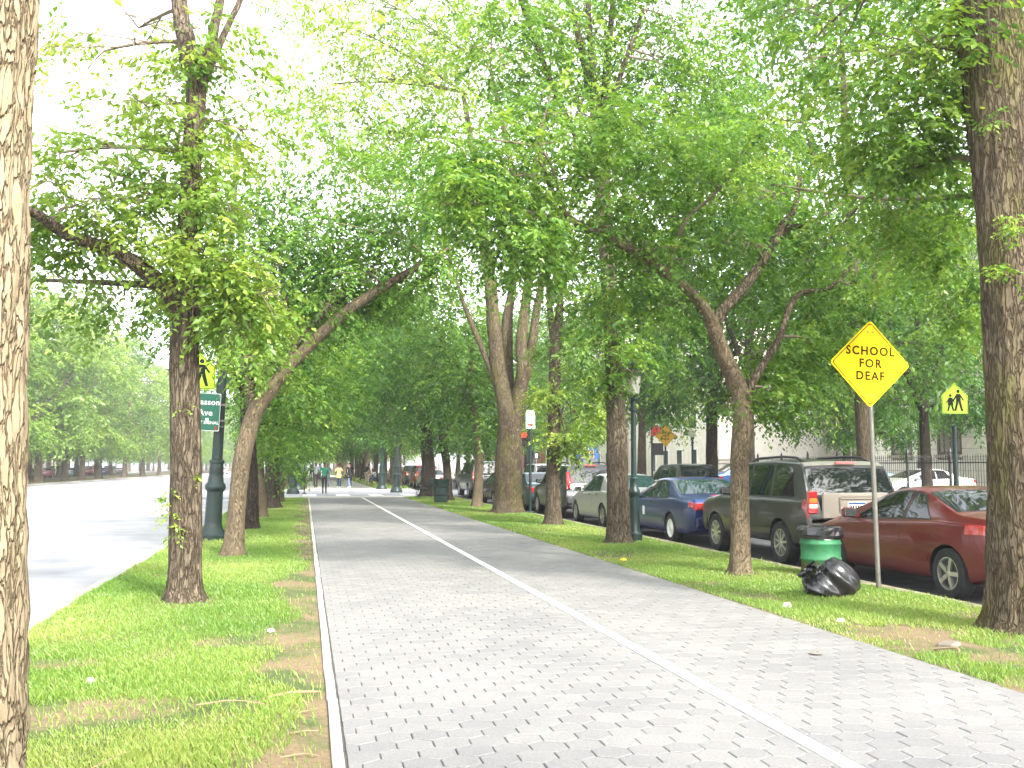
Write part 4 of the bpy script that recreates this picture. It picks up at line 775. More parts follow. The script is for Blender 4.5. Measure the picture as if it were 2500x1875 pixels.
def crossing_sign(label, loc, zc, w, pole_h, pole='lamp_green', withpole=True, ph=0):
    t = thing('crossing_sign', label, 'sign', loc)
    if withpole: b = MB(); b.tube([(0, 0, 0), (0, 0, pole_h)], .06, 10); b.build('pole', pole, t, True, ang=50)
    else: b = MB(); b.box((w * .5 + .1, .05, zc), (.35, .03, .04)); b.box((w * .5 + .1, .05, zc + .2), (.35, .03, .04)); b.build('bracket', 'steel', t)
    h = w / 2; poly = roundpoly([(-h, -h), (h, -h), (h, h * .25), (0, h * 1.12), (-h, h * .25)], .03); b = MB(); b.prism(poly, -.003, .003); pan = b.build('panel', 'sign_lime', t, loc=(0, -.07, zc))
    ring('border', shrink(poly, .018), .016, 'black_paint', pan, -.0045, -.001)
    b = MB(); b.cur = 0; child_figure(b, -w * .17, w * .58, True); child_figure(b, w * .14, w * .74, False); o = b.build('pictogram', 'black_paint', pan, loc=(0, 0, -h * .82)); return t
crossing_sign('lime green school crossing sign with two walking children on the far sidewalk', (17.50,24.04,0.45)[:2] + (0,), (17.50,23.88,3.34)[2], .8, 2.6)
crossing_sign('lime school crossing sign half hidden behind the brown trunk by the tall lamp', (-2.23,21.20,3.46)[:2] + (0,), (-2.23,21.20,3.46)[2], .76, 0, withpole=False)

# ---- tall lamp standard on the left, its base banded and flared
def oct_pole(mb, r0, r1, z0, z1, n=8): mb.lathe([(r0, z0), (r1, z1)], n, ph=math.pi / 8)
t = thing('street_lamp', 'tall dark green octagonal lamp standard holding the street name sign', 'street lamp', (-1.85, 21.25, 0)); t.rotation_euler = (0, R(2.2), 0)
b = MB(); b.lathe([(.29, 0), (.29, .09), (.27, .11), (.26, .15), (.2, .24), (.18, .28), (.175, .34), (.162, .9), (.166, .98), (.2, 1.02), (.212, 1.07), (.2, 1.12), (.162, 1.17), (.15, 1.28), (.14, 1.32), (.148, 1.36), (.135, 1.55), (.152, 1.57), (.152, 1.62), (.11, 1.64)], 16); b.build('base', 'lamp_green', t, True, ang=35)
b = MB(); oct_pole(b, .115, .095, 1.62, 3.62); b.build('shaft', 'lamp_green', t)
b = MB(); b.lathe([(.1, 3.55), (.13, 3.58), (.145, 3.62), (.145, 3.68), (.1, 3.7), (.07, 3.78)], 12); b.build('collar', 'lamp_green', t, True, ang=30)
b = MB(); oct_pole(b, .075, .06, 3.76, 8.2); b.build('mast', 'lamp_green', t)
b = MB(); b.lathe([(.07, 8.15), (.1, 8.18), (.1, 8.24), (.06, 8.26), (.09, 8.32), (.1, 8.4), (.06, 8.52), (.02, 8.58), (.001, 8.62)], 12); b.build('finial', 'lamp_green', t, True, ang=40)
b = MB(); b.lathe([(.108, 2.3), (.112, 2.31), (.112, 2.33), (.108, 2.34)], 8, ph=math.pi / 8); b.build('band', 'steel', t)
sp = (-2.02,21.00,2.61)
t = thing('street_name_sign', 'green street name sign reading Classon Ave NEXT SIGNAL on the tall lamp', 'sign', (sp[0], sp[1], 0))
poly = roundpoly([(-.29, -.39), (.29, -.39), (.29, .39), (-.29, .39)], .03); b = MB(); b.prism(poly, -.003, .003); pan = b.build('panel', 'sign_green', t, loc=(0, 0, sp[2])); pan.rotation_euler = (0, R(2.5), R(4))
ring('border', shrink(poly, .004), .014, 'white_paint', pan, -.0045, -.001)
text('Classon', .165, 'white_paint', pan, (0, -.005, .2), FACE, .001, space=1.05); text('Ave', .175, 'white_paint', pan, (0, -.005, -.02), FACE, .001, space=1.05); text('NEXT SIGNAL', .088, 'white_paint', pan, (0, -.005, -.22), FACE, .001)
b = MB(); b.prism([(.0, -.13), (.07, -.12), (.08, -.24), (.02, -.2)], -.0055, -.003); b.build('sticker', 'litter', pan); b = MB(); b.prism([(.2, -.36), (.24, -.36), (.24, -.3), (.2, -.3)], -.0055, -.003); b.build('sticker', 'red_paint', pan)
b = MB(); b.box((.22, .08, sp[2] + .15), (.44, .1, .03)); b.box((.22, .08, sp[2] - .18), (.44, .1, .03)); b.build('bracket', 'steel', t)

# ---- lantern lamp posts
def lantern_lamp(label, loc, h=3.0, material='lamp_green', group=None, top='bell'):
    t = thing('street_lamp', label, 'street lamp', loc, 0, group)
    b = MB(); b.lathe([(.16, 0), (.16, .14), (.13, .17), (.115, .2), (.11, .5), (.1, .86), (.105, .9), (.125, .94), (.13, .99), (.11, 1.03), (.085, 1.07), (.08, 1.22), (.09, 1.25), (.07, 1.28)], 16); b.build('base', material, t, True, ang=35)
    b = MB(); b.lathe([(.06, 1.24), (.052, h - .35), (.085, h - .33), (.085, h - .27), (.06, h - .25), (.06, h - .12), (.1, h - .1), (.1, h - .04), (.05, h)], 12); b.build('shaft', material, t, True, ang=35)
    if top == 'bell':
        b = MB(); b.tube([(0, 0, h - .05), (0, 0, h + .62)], .02, 6); b.build('stem', material, t)
        b = MB(); b.lathe([(.12, h + .02), (.13, h + .04), (.17, h + .4), (.16, h + .42)], 14); b.build('lantern', 'lantern_glass', t, True, ang=40)
        b = MB(); b.lathe([(.22, h + .4), (.22, h + .42), (.17, h + .5), (.08, h + .56), (.05, h + .64), (.02, h + .72)], 16); b.build('hood', material, t, True, ang=40)
    elif top == 'globe':
        b = MB(); b.lathe([(.1, h - .02), (.17, h + .12), (.2, h + .3), (.17, h + .45), (.12, h + .5)], 12); b.build('lantern', 'lantern_glass', t, True); b = MB(); b.lathe([(.18, h + .46), (.14, h + .56), (.05, h + .62), (.01, h + .74)], 12); b.build('hood', material, t, True)
    return t
lantern_lamp('dark green lantern lamp post beside the straight dark trunk and blue sedan', (6.53, 19.1, 0), 2.95)
lantern_lamp('globe lantern lamp in front of the school facade', (19.50,47.71,0.95)[:2] + (0,), 3.0, top='globe')
def corner_post(label, loc, h=7.5):
    t = thing('street_lamp', label, 'street lamp', loc)
    b = MB(); b.lathe([(.36, 0), (.36, .12), (.26, .3), (.22, .34), (.21, .95), (.26, 1.0), (.26, 1.08), (.19, 1.14), (.17, 1.5), (.19, 1.55), (.13, 1.6)], 12); b.build('base', 'lamp_green', t, True, ang=35)
    b = MB(); b.lathe([(.13, 1.55), (.11, 3.0), (.14, 3.02), (.14, 3.1), (.1, 3.15), (.08, h)], 8); b.build('shaft', 'lamp_green', t); return t
corner_post('green lamp standard on the far corner left of the seated man', (4.97, 65.6, -.05)); corner_post('green lamp standard on the near corner by the black trunk', (5.29, 58.5, -.05), 3.9)
corner_post('green lamp standard at the left corner before the crossing', (-.64, 56.6, -.05), 4.2); corner_post('grey-green lamp standard behind the left corner one', (-.45, 64.6, -.05))
corner_post('dark green post along the far kerb among the trees', (-24.4, 128, 0), 6)

# ---- signs and signals at the crossing
def post_sign(label, name, loc, h, panels, pr=.035, pole='iron_black'):
    t = thing(name, label, 'sign', loc); b = MB(); b.tube([(0, 0, 0), (0, 0, h)], pr, 8); b.lathe([(.14, 0), (.14, .04), (.05, .06)], 10); b.build('pole', pole, t, True, ang=50)
    for x, z, w, hh, m, txt, ink, ts in panels:
        b = MB(); b.prism(roundpoly([(-w / 2, -hh / 2), (w / 2, -hh / 2), (w / 2, hh / 2), (-w / 2, hh / 2)], .02), -.003, .003); pan = b.build('panel', m, t, loc=(x, -pr - .012, z))
        for k, s in enumerate(txt.split('|') if txt else []): text(s, ts, ink, pan, (0, -.005, (len(txt.split('|')) / 2 - .5 - k) * ts * 1.1), FACE, .001)
    return t
post_sign('black and white street sign on a thin black post at the crossing', 'street_sign', (-.03, 56.5, -.05), 3.62, [(.25, 3.5, .98, .42, 'white_paint', '', '', 0), (.06, 3.02, .92, .42, 'white_paint', '', '', 0)])
b = MB(); b.box((0.25, -.055, 3.5), (.9, .012, .34)); b.build('panel', 'black_paint', bpy.data.objects['street_sign'])
b = MB(); b.prism([(-.12, 3.43), (.45, 3.43), (.45, 3.37), (.66, 3.5), (.45, 3.63), (.45, 3.57), (-.12, 3.57)], -.066, -.06); b.build('arrow', 'white_paint', bpy.data.objects['street_sign'])
post_sign('white parking sign on a thin dark post beside the huge scarred trunk', 'parking_sign', (7.1, 31.0, 0), 3.3, [(0, 3.0, .3, .6, 'white_paint', '', '', 0)], .045, 'lamp_green')
b = MB(); b.box((0, -.063, 3.18), (.16, .008, .04)); b.box((0, -.063, 3.08), (.12, .008, .03)); b.prism([(-.1, 2.8), (.02, 2.8), (.02, 2.77), (.1, 2.83), (.02, 2.89), (.02, 2.86), (-.1, 2.86)], -.067, -.06); b.build('printing', 'red_paint', bpy.data.objects['parking_sign'])
post_sign('small plain post on the grass beyond the crossing', 'sign_post', (-1.2, 70, 0), 3.1, [(0.1, 2.85, .5, .5, 'white_paint', '', '', 0)])
post_sign('dark square sign on a post before the blue school board', 'regulation_sign', (17.00,46.89,0.97)[:2] + (0,), 3.4, [(.2, 3.25, .5, .45, 'red_paint', '', '', 0), (.28, 2.35, .6, .6, 'iron_black', '', '', 0)], .05)
t = thing('traffic_light', 'traffic light glowing red beside the huge scarred trunk', 'traffic light', (14.90,67.12,3.66)[:2] + (0,))
ZT = (14.90,67.12,3.66)[2] - 3.06
b = MB(); b.tube([(.32, .1, 0), (.32, .1, ZT + 4.0)], .07, 10); b.build('pole', 'lamp_green', t, True, ang=50)
b = MB(); b.bbox((0, 0, ZT + 2.75), (.32, .22, .98), .03); b.box((.2, .1, ZT + 3.1), (.2, .05, .05)); b.box((.2, .1, ZT + 2.4), (.2, .05, .05)); b.build('housing', 'signal_yellow', t)
for z, m in ((ZT + 3.06, 'signal_red'), (ZT + 2.75, 'iron_black'), (ZT + 2.44, 'iron_black')):
    b = MB(); b.lathe([(.19, 0), (.19, .02), (.12, .06), (.01, .08)], 16, axis='x'); o = b.build('lens', m, t, True, loc=(0, -.11, z)); o.rotation_euler = (0, 0, R(-90))
    b = MB(); v = []; 
    for k in range(13): a = math.pi * (k / 12); v += [(math.cos(a) * .14, -.11, z + math.sin(a) * .14), (math.cos(a) * .14, -.3, z + math.sin(a) * .13 - .01)]
    b.add(v, [(2 * k, 2 * k + 1, 2 * k + 3, 2 * k + 2) for k in range(12)]); b.build('visor', 'iron_black', t)
t = thing('walk_signal', 'pedestrian signal showing a white walking figure beside the traffic light', 'signal', (15.60,66.30,1.72)[:2] + (0,))
b = MB(); b.tube([(-.25, .15, 0), (-.25, .15, 2.6)], .06, 8); b.box((-.12, .1, 2.2), (.3, .05, .05)); b.build('pole', 'lamp_green', t); b = MB(); b.bbox((0, 0, 2.25), (.46, .22, .46), .03); b.build('housing', 'iron_black', t)
b = MB(); child_figure(b, 0, .34, False); b.build('pictogram', 'signal_walk', t, loc=(0, -.115, 2.08))
# school board
p = (20.00,68.86,2.47)
t = thing('school_board', 'blue school board with white and yellow letters behind the dark grey estate car', 'sign', (p[0], p[1], 0))
b = MB(); b.box((0, 0, p[2]), (1.75, .1, 1.0)); b.build('panel', 'sign_blue', t)
for x in (-.8, .8): b = MB(); b.box((x, .07, p[2] / 2), (.09, .09, p[2])); b.build('leg', 'sign_blue', t)
text('S & S', .3, 'white_paint', t, (.15, -.058, p[2] + .31), FACE, .002); text('1001', .36, 'orange_paint', t, (.2, -.058, p[2]), FACE, .002); text('THE DEAF', .27, 'orange_paint', t, (0, -.058, p[2] - .33), FACE, .002, xs=.9)

# ---- benches
def bench(label, x, y, rz, group='benches on the malls'):
    t = thing('park_bench', label, 'bench', (x, y, 0), rz, group)
    for k in range(4): q = MB(); q.box((-.2 + k * .115, 0, .44), (.095, 1.9, .035)); q.build('seat_slat', 'wood_dark', t)
    for k in range(4): q = MB(); q.box((.26 + k * .028, 0, .52 + k * .115), (.03, 1.9, .095), ry=R(-14)); q.build('back_slat', 'wood_dark', t)
    for yy in (-.9, -.3, .3, .9):
        q = MB(); q.tube([(-.28, yy, 0), (-.26, yy, .2), (-.2, yy, .4), (.1, yy, .41), (.26, yy, .48), (.36, yy, .92)], .018, 6); q.tube([(.1, yy, .41), (.22, yy, .25), (.26, yy, 0)], .018, 6); q.build('leg', 'iron_black', t)
        q = MB(); q.tube([(.28, yy, .55), (.2, yy, .68), (.0, yy, .7), (-.2, yy, .64), (-.24, yy, .5), (-.22, yy, .42)], .016, 6); q.build('armrest', 'iron_black', t)
    return t
bench('dark green slatted bench on the grass by the litter bin', 5.55, 46.9, 0); bench('dark bench with the seated men beyond the cross street', 5.6, 81, 0); bench('empty dark bench farther along beyond the crossing', 5.6, 98, 0)
# ---- litter bin, drum, bags
t = thing('litter_bin', 'dark green wire litter bin between bench and slim trunk', 'bin', (5.48, 40.4, 0))
b = MB(); b.lathe([(.27, .02), (.3, .3), (.31, .6), (.335, .92), (.35, .94), (.35, .98), (.31, .98), (.29, .6)], 18); b.build('body', 'bin_dark', t, True, ang=35)
for z in (.3, .62): b = MB(); b.lathe([(.3 + .02 * z, z), (.325 + .02 * z, z + .015), (.325 + .02 * z, z + .035), (.3 + .02 * z, z + .05)], 18); b.build('band', 'iron_black', t)
t = thing('oil_drum', 'green steel drum used as a rubbish bin beside the maroon car', 'drum', (6.93, 12.45, 0))
dr = .265; pr = [(dr - .01, 0), (dr, .012), (dr, .22), (dr + .012, .235), (dr + .012, .25), (dr, .265), (dr, .43), (dr + .012, .445), (dr + .012, .46), (dr, .475), (dr, .62), (dr + .01, .63), (dr + .01, .645), (dr - .01, .65), (dr - .015, .5)]
b = MB(); b.lathe(pr, 32); b.build('body', 'drum_green', t, True, ang=40)
b = MB(); b.box((-.02, -.258, .56), (.13, .02, .1)); b.build('sticker', 'litter', t)
def crumple(name, prof, n, amp, seed, material, parent=None, loc=(0, 0, 0), sc=(1, 1, 1)):
    rs = np.random.default_rng(seed); v = []; m = len(prof)
    for i, (r, z) in enumerate(prof):
        for k in range(n):
            a = 2 * math.pi * k / n; w = 1 + amp * (math.sin(3 * a + i * .7 + seed) * .5 + rs.normal(0, .55)); v.append((r * w * math.cos(a) * sc[0], r * w * math.sin(a) * sc[1], (z + rs.normal(0, amp * .06) * (0 < i < m - 1)) * sc[2]))
    f = [(i * n + k, i * n + (k + 1) % n, i * n + n + (k + 1) % n, i * n + n + k) for i in range(m - 1) for k in range(n)]; f += [tuple(range(n - 1, -1, -1)), tuple(range(m * n - n, m * n))]
    b = MB(); b.add(v, f); return b.build(name, material, parent, False, loc)
crumple('bin_liner', [(.285, .52), (.305, .57), (.3, .63), (.29, .672), (.25, .675), (.2, .64)], 26, .05, 4, 'bag_black', t)
t = thing('rubbish_bag', 'shiny black rubbish bag slumped on the grass before the green drum', 'bag', (5.98, 10.5, 0.0), R(20))
b = MB(); N, Mn = 72, 40; v = []; rs = random.Random(5); ph = [rs.uniform(0, 6.28) for _ in range(12)]
for i in range(Mn):
    q = i / (Mn - 1); th_ = q * math.pi; rr = math.sin(th_) ** .62; zz = .5 - .5 * math.cos(th_)
    for k in range(N):
        a = 2 * math.pi * k / N; fold = sum(abs(math.sin(a * (2 + j) * .5 + q * (3 + j * 1.7) + ph[j])) * (.17 / (1 + j * .3)) for j in range(8)) - .3
        r = (1 + fold) * rr * (1 - .3 * zz); v.append((r * .34 * math.cos(a) + .1 * (zz - .5), r * .26 * math.sin(a), max(0, zz * .37 * (1 + .25 * math.cos(a + 2.4)) + fold * .05 - .015)))
b.add(v, [(i * N + k, i * N + (k + 1) % N, i * N + N + (k + 1) % N, i * N + N + k) for i in range(Mn - 1) for k in range(N)]); b.build('sack', 'bag_black', t, True, ang=38)
b = MB(); v = []
for i in range(9):
    for k in range(10): a = 2 * math.pi * k / 10; r = (.05 + .012 * i) * (1 + .35 * math.sin(3 * a + i)); v.append((-.2 - .025 * i + r * .5 * math.cos(a), .0 + r * math.sin(a) * .8, .26 + .01 * i + r * .55 * math.cos(a + .6)))
b.add(v, [(i * 10 + k, i * 10 + (k + 1) % 10, i * 10 + 10 + (k + 1) % 10, i * 10 + 10 + k) for i in range(8) for k in range(10)]); b.build('tied_neck', 'bag_black', t)

# ---- bits of litter and fallen twigs
def scrap(name, label, cat, x, y, s, m, seed, flat=.5, group=None):
    rs = random.Random(seed); b = MB(); n = 7; v = [(0, 0, s * flat)]
    for i in range(2):
        for k in range(n): a = 6.283 * k / n; r = s * (.6 if i == 0 else 1) * rs.uniform(.6, 1.15); v.append((r * math.cos(a), r * math.sin(a), s * flat * (rs.uniform(.4, 1.1) if i == 0 else .02)))
    f = [(0, 1 + k, 1 + (k + 1) % n) for k in range(n)] + [(1 + k, 1 + n + k, 1 + n + (k + 1) % n, 1 + (k + 1) % n) for k in range(n)] + [tuple(range(2 * n, n, -1))]
    b.add(v, f); o = b.build(name, m); o.location = (x, y, .012); return tag(o, label, cat, group)
scrap('paper_scrap', 'crumpled white and blue paper on the grass before the rubbish bag', 'litter', 5.03, 9.75, .06, 'litter', 1, .8)
scrap('paper_scrap', 'white paper scrap on the grass edge nearer the bare earth', 'litter', 5.06, 8.75, .05, 'litter', 2, .6)
scrap('paper_scrap', 'white scrap in the middle of the left grass', 'litter', -1.42, 7.35, .045, 'litter', 3, .9)
scrap('paper_scrap', 'white torn paper by the kerb of the main road', 'litter', -2.2, 12.2, .12, 'litter', 4, .15)
scrap('paper_scrap', 'small white scrap near the edging stones', 'litter', -.28, 9.3, .045, 'litter', 5, .5)
scrap('paper_scrap', 'torn white paper at the bottom of the left grass', 'litter', -1.12, 5.22, .06, 'litter', 6, .4)
scrap('paper_scrap', 'tiny white scrap beside the massive mossy trunk', 'litter', 6.05, 7.35, .035, 'litter', 7, .5)
scrap('wrapper', 'yellow wrapper on the grass left of the forked trunk', 'litter', 4.98, 15.1, .09, 'litter_yellow', 8, .35)
scrap('leaf_litter', 'dark dead leaf lying on the pavers at right', 'leaf', 4.02, 7.35, .07, 'stone_grey', 9, .06)
tag((lambda b: (b.bbox((0, 0, .02), (.2, .13, .05), .012), b.build('flat_stone', 'stone_grey', loc=(5.3, 7.45, -.012), rz=.6))[1])(MB()), 'flat grey stone lying in the bare earth patch', 'stone')
def twig(label, pts, r, m='straw'): b = MB(); q, w = spline(pts, [r, r * .9, r * .4], 9); b.tube(q, list(w), 6); return tag(b.build('twig', m), label, 'twig', None)
twig('curled pale root in the bare earth patch', [(5.05, 7.3, .01), (5.12, 7.1, .05), (5.02, 6.95, .01)], .012)
twig('thick pale stick beside the edging stones', [(-.22, 6.62, .02), (-.05, 6.7, .03), (.13, 6.74, .02)], .014)
twig('long thin straw on the left grass near the edging', [(-.62, 6.35, .06), (-.4, 6.36, .075), (-.18, 6.3, .05)], .005)
twig('thin stalk arching at the bottom of the left grass', [(-1.1, 4.95, .02), (-.95, 5.05, .09), (-.84, 5.25, .1)], .004)
twig('dry stalk standing in the left grass', [(-1.62, 5.9, .0), (-1.56, 5.95, .12), (-1.5, 6.15, .2)], .0035)
for k in range(3): twig(['short chip of bark lying on the earth by the edging', 'pale chip of wood near the edging stones', 'thin broken stick across the earth strip'][k], [(-.1 + .04 * k, 5.3 + .45 * k, .015), (.02, 5.33 + .45 * k, .02), (.1, 5.3 + .5 * k, .012)], .005)
# ================================================================ CARS
def smooth_interp(pts, y, sig=.05):
    xs = np.array([p[0] for p in pts]); zs = np.array([p[1] for p in pts]); k = np.linspace(-2, 2, 9); w = np.exp(-k * k / 2); w /= w.sum()
    return sum(wi * np.interp(y + ki * sig, xs, zs) for ki, wi in zip(k, w))
class Car:
    """y runs from the rear bumper (0) to the nose (L); x to the right; z up from the ground"""
    def __init__(s, L, W, top, belt, zb, plan, tumble=.76, shoulder=.955, sig=.05): s.L, s.W, s.top, s.belt, s.zb, s.plan, s.tumble, s.sh, s.sig = L, W, top, belt, zb, plan, tumble, shoulder, sig; s.H = max(z for _, z in top)
    def sec(s, y):
        y = np.atleast_1d(np.asarray(y, float)); zt = smooth_interp(s.top, y, s.sig); w = s.W / 2 * smooth_interp(s.plan, y, .06); zb = smooth_interp(s.zb, y, .05)
        be = np.minimum(smooth_interp(s.belt, y, .08), zt - .03); be = np.maximum(be, zb + .15); g = np.clip((zt - be) / (s.H - .95), 0, 1); o = np.ones_like(y)
        wb = w * s.sh; wt = wb * (1 - g) * .97 + w * s.tumble * g; hb = be - zb
        pts = [(0 * o, zb), (w * .82, zb), (w * .955, zb + .06), (w * .985, zb + .3 * hb), (w, zb + .55 * hb), (w * .992, zb + .8 * hb), (w * .975, be - .03), (wb, be), (wb * .985, be + .015 * g),
               (wb * .985 + (wt - wb * .985) * .5 + .012 * g, be + (zt - be) * .45), (wt, zt - .045 * g - .012), (wt * .93, zt - .018 * g - .006), (wt * .55, zt - .003), (0 * o, zt)]
        return np.array(pts)                                      # (14, 2, n)
    def S(s, y, v, off=0.0):
        """points of the skin for arrays y, v"""
        y = np.asarray(y, float); v = np.asarray(v, float); Q = s.sec(y.ravel()); i = np.minimum(v.ravel().astype(int), 12); u = v.ravel() - i; n = np.arange(len(i))
        p = Q[i, :, n] * (1 - u)[:, None] + Q[i + 1, :, n] * u[:, None]; return np.stack([p[:, 0].reshape(y.shape), y, p[:, 1].reshape(y.shape)], -1)
    def patch(s, y0, y1, v0, v1, ny, nv, side=1, off=.006, both=False, y0t=None, y1t=None):
        """a piece of skin lifted off the body; y0t/y1t shear the upper edge"""
        vv = np.linspace(v0, v1, nv); t = (vv - v0) / (v1 - v0); a = y0 + ((y0t if y0t is not None else y0) - y0) * t; b = y1 + ((y1t if y1t is not None else y1) - y1) * t
        Y = a[None, :] + (b - a)[None, :] * np.linspace(0, 1, ny)[:, None]; Vv = np.broadcast_to(vv, Y.shape); p = s.S(Y, Vv)
        e = 1e-3; dy = s.S(Y + e, Vv) - p; dv = s.S(Y, np.minimum(Vv + .02, 12.999)) - s.S(Y, np.minimum(Vv, 12.979)); n = np.cross(dv, dy); ln = np.linalg.norm(n, axis=-1, keepdims=True); n = n / (ln + 1e-9)
        n = np.where((n * (p - np.array([0, 0, .6]))).sum(-1, keepdims=True)[..., :1] * 0 + (n[..., :1] * p[..., :1] + n[..., 2:] * (p[..., 2:] - .5)) < 0, -n, n)
        p = p + n * off; p[..., 0] *= side; i = np.arange(ny * nv).reshape(ny, nv); f = np.stack([i[:-1, :-1], i[1:, :-1], i[1:, 1:], i[:-1, 1:]], -1).reshape(-1, 4)
        return p.reshape(-1, 3).tolist(), [tuple(q) if side > 0 else tuple(q[::-1]) for q in f.tolist()]
def wheel_parts(r, w, style, hub):
    b = MB(); b.lathe([(r * .62, -w * .42), (r * .66, -w * .5), (r * .93, -w * .5), (r * .99, -w * .4), (r, -w * .2), (r, w * .2), (r * .99, w * .4), (r * .93, w * .5), (r * .66, w * .5), (r * .62, w * .42)], 28, axis='x', cap=False); ty = b.mesh('wheel'); ty.materials.append(MATS['rubber']); shade(ty, 40)
    b = MB(); b.lathe([(r * .64, -w * .44), (r * .65, -w * .47), (r * .6, -w * .47), (r * .57, -w * .3)] + ([(r * .58, -w * .25), (r * .6, -w * .2)] if style else [(r * .2, -w * .36), (r * .17, -w * .4), (.01, -w * .42)]), 28, axis='x', cap=False); rm = b.mesh('rim'); rm.materials.append(MATS['alloy' if style else 'lamp_clear']); shade(rm, 40)
    b = MB(); n = style or 7
    for k in range(n):
        a = 2 * math.pi * k / n; b.box((-w * .37, math.cos(a) * r * .38, math.sin(a) * r * .38), (w * .16, r * .44, r * (.17 if n < 7 else .11)), rx=a)
    b.lathe([(r * .16, -w * .25), (r * .16, -w * .42), (.01, -w * .45)], 14, axis='x')
    sp = b.mesh('spokes'); sp.materials.append(MATS['alloy'])
    b = MB(); b.lathe([(r * .585, -w * .285), (r * .2, -w * .28)], 20, axis='x'); dk = b.mesh('disc'); dk.materials.append(MATS['plastic_dark' if style else 'alloy'])
    return ty, rm, sp, dk
def build_car(name, label, cat, car, loc, col, wb, rear_ax, wr, windows, glass='glass_car', lights='wide', style=5, suv=False, lower=None, plate=True, group=None, rz=0.0, fine=True, third=None, tail=None, doors=(), trim=None, rails=False, wt=.2, handles=(), wrap=.2):
    t = thing(name, label, cat, loc, rz, group); L, W = car.L, car.W
    ys = np.unique(np.concatenate([np.linspace(0, .3, 9), np.linspace(.3, L - .3, 64 if fine else 30), np.linspace(L - .3, L, 8)])); vs_ = np.array([0, .6, 1, 1.5, 2, 2.5, 3, 3.5, 4, 4.5, 5, 5.5, 6, 6.5, 7, 8, 8.5, 9, 9.5, 10, 10.5, 11, 12, 13]) if fine else np.arange(14.0)
    Y, Vv = np.meshgrid(ys, vs_, indexing='ij'); p = car.S(Y, Vv); ny, nv = Y.shape; ring_ = np.concatenate([p, (p * np.array([-1, 1, 1]))[:, -2:0:-1]], 1); m = ring_.shape[1]
    i = np.arange(ny * m).reshape(ny, m); j = np.roll(i, -1, 1); f = np.stack([i[:-1], i[1:], j[1:], j[:-1]], -1).reshape(-1, 4).tolist(); f.append(list(range(m - 1, -1, -1))[::-1]); f.append(list(range((ny - 1) * m, ny * m))[::-1])
    me = bpy.data.meshes.new('body'); me.from_pydata(ring_.reshape(-1, 3).tolist(), [], [tuple(q) for q in f]); bm = bmesh.new(); bm.from_mesh(me); bmesh.ops.recalc_face_normals(bm, faces=bm.faces); bm.to_mesh(me); bm.free()
    me.materials.append(MATS[col]); me.materials.append(MATS['plastic_dark']); body = obj('body', me, t)
    c = MB()
    for ya in (rear_ax, rear_ax + wb):
        for sx in (-1, 1): c.lathe([(wr * 1.14, -.26), (wr * 1.14, .16)], 26, (sx * (W / 2 - .02), ya, wr * 1.0), axis='x') if sx > 0 else c.lathe([(wr * 1.14, -.16), (wr * 1.14, .26)], 26, (sx * (W / 2 - .02), ya, wr * 1.0), axis='x')
    cm = c.mesh('cutter'); bm = bmesh.new(); bm.from_mesh(cm); bmesh.ops.recalc_face_normals(bm, faces=bm.faces); bm.to_mesh(cm); bm.free(); cm.materials.append(MATS['plastic_dark']); co = bpy.data.objects.new('cutter', cm); COL.objects.link(co); co.parent = t
    md = body.modifiers.new('arch', 'BOOLEAN'); md.object = co; md.operation = 'DIFFERENCE'; md.solver = 'EXACT'; md.material_mode = 'TRANSFER'
    bpy.context.view_layer.update(); dg = bpy.context.evaluated_depsgraph_get(); nm = bpy.data.meshes.new_from_object(body.evaluated_get(dg)); body.modifiers.clear(); body.data = nm; nm.name = 'body'; bpy.data.objects.remove(co); shade(nm, 32)
    ty, rm, sp, dk = wheel_parts(wr, wt, style, None)
    for ya in (rear_ax, rear_ax + wb):
        for sx in (-1, 1):
            w = obj('wheel', ty, t, (sx * (W / 2 - wt / 2 - .015), ya, wr)); w.rotation_euler = (random.uniform(0, 6), 0, 0 if sx < 0 else math.pi)
            for q, nn in ((rm, 'rim'), (dk, 'brake_disc')) + (((sp, 'spokes'),) if style else ()): obj(nn, q, w)
    def P_(nm_, mat_, v, f, par=t, sm=True): b = MB(); b.add(v, f); return b.build(nm_, mat_, par, sm)
    # glass
    k = 0
    for kind, a, b_, at, bt in windows:
        if kind == 's':
            for sd in (-1, 1): P_('side_window', glass, *car.patch(a, b_, 8.12, 9.86, 10, 6, sd, .004, y0t=at, y1t=bt)); P_('window_frame', 'plastic_dark', *car.patch(a - .03, b_ + .03, 8.0, 9.97, 10, 6, sd, .0022, y0t=at - .03 if at is not None else None, y1t=bt + .03 if bt is not None else None))
        else:
            v1, f1 = car.patch(a, b_, 10.75, 12.999, 8, 8, 1, .005); v2, f2 = car.patch(a, b_, 10.75, 12.999, 8, 8, -1, .005); bb = MB(); bb.add(v1, f1); bb.add(v2, f2); bb.build('rear_window' if kind == 'r' else 'windshield', glass, t, True)
            v1, f1 = car.patch(a - .025, b_ + .025, 10.55, 12.999, 8, 8, 1, .0025); v2, f2 = car.patch(a - .025, b_ + .025, 10.55, 12.999, 8, 8, -1, .0025); bb = MB(); bb.add(v1, f1); bb.add(v2, f2); bb.build('window_seal', 'plastic_dark', t, True)
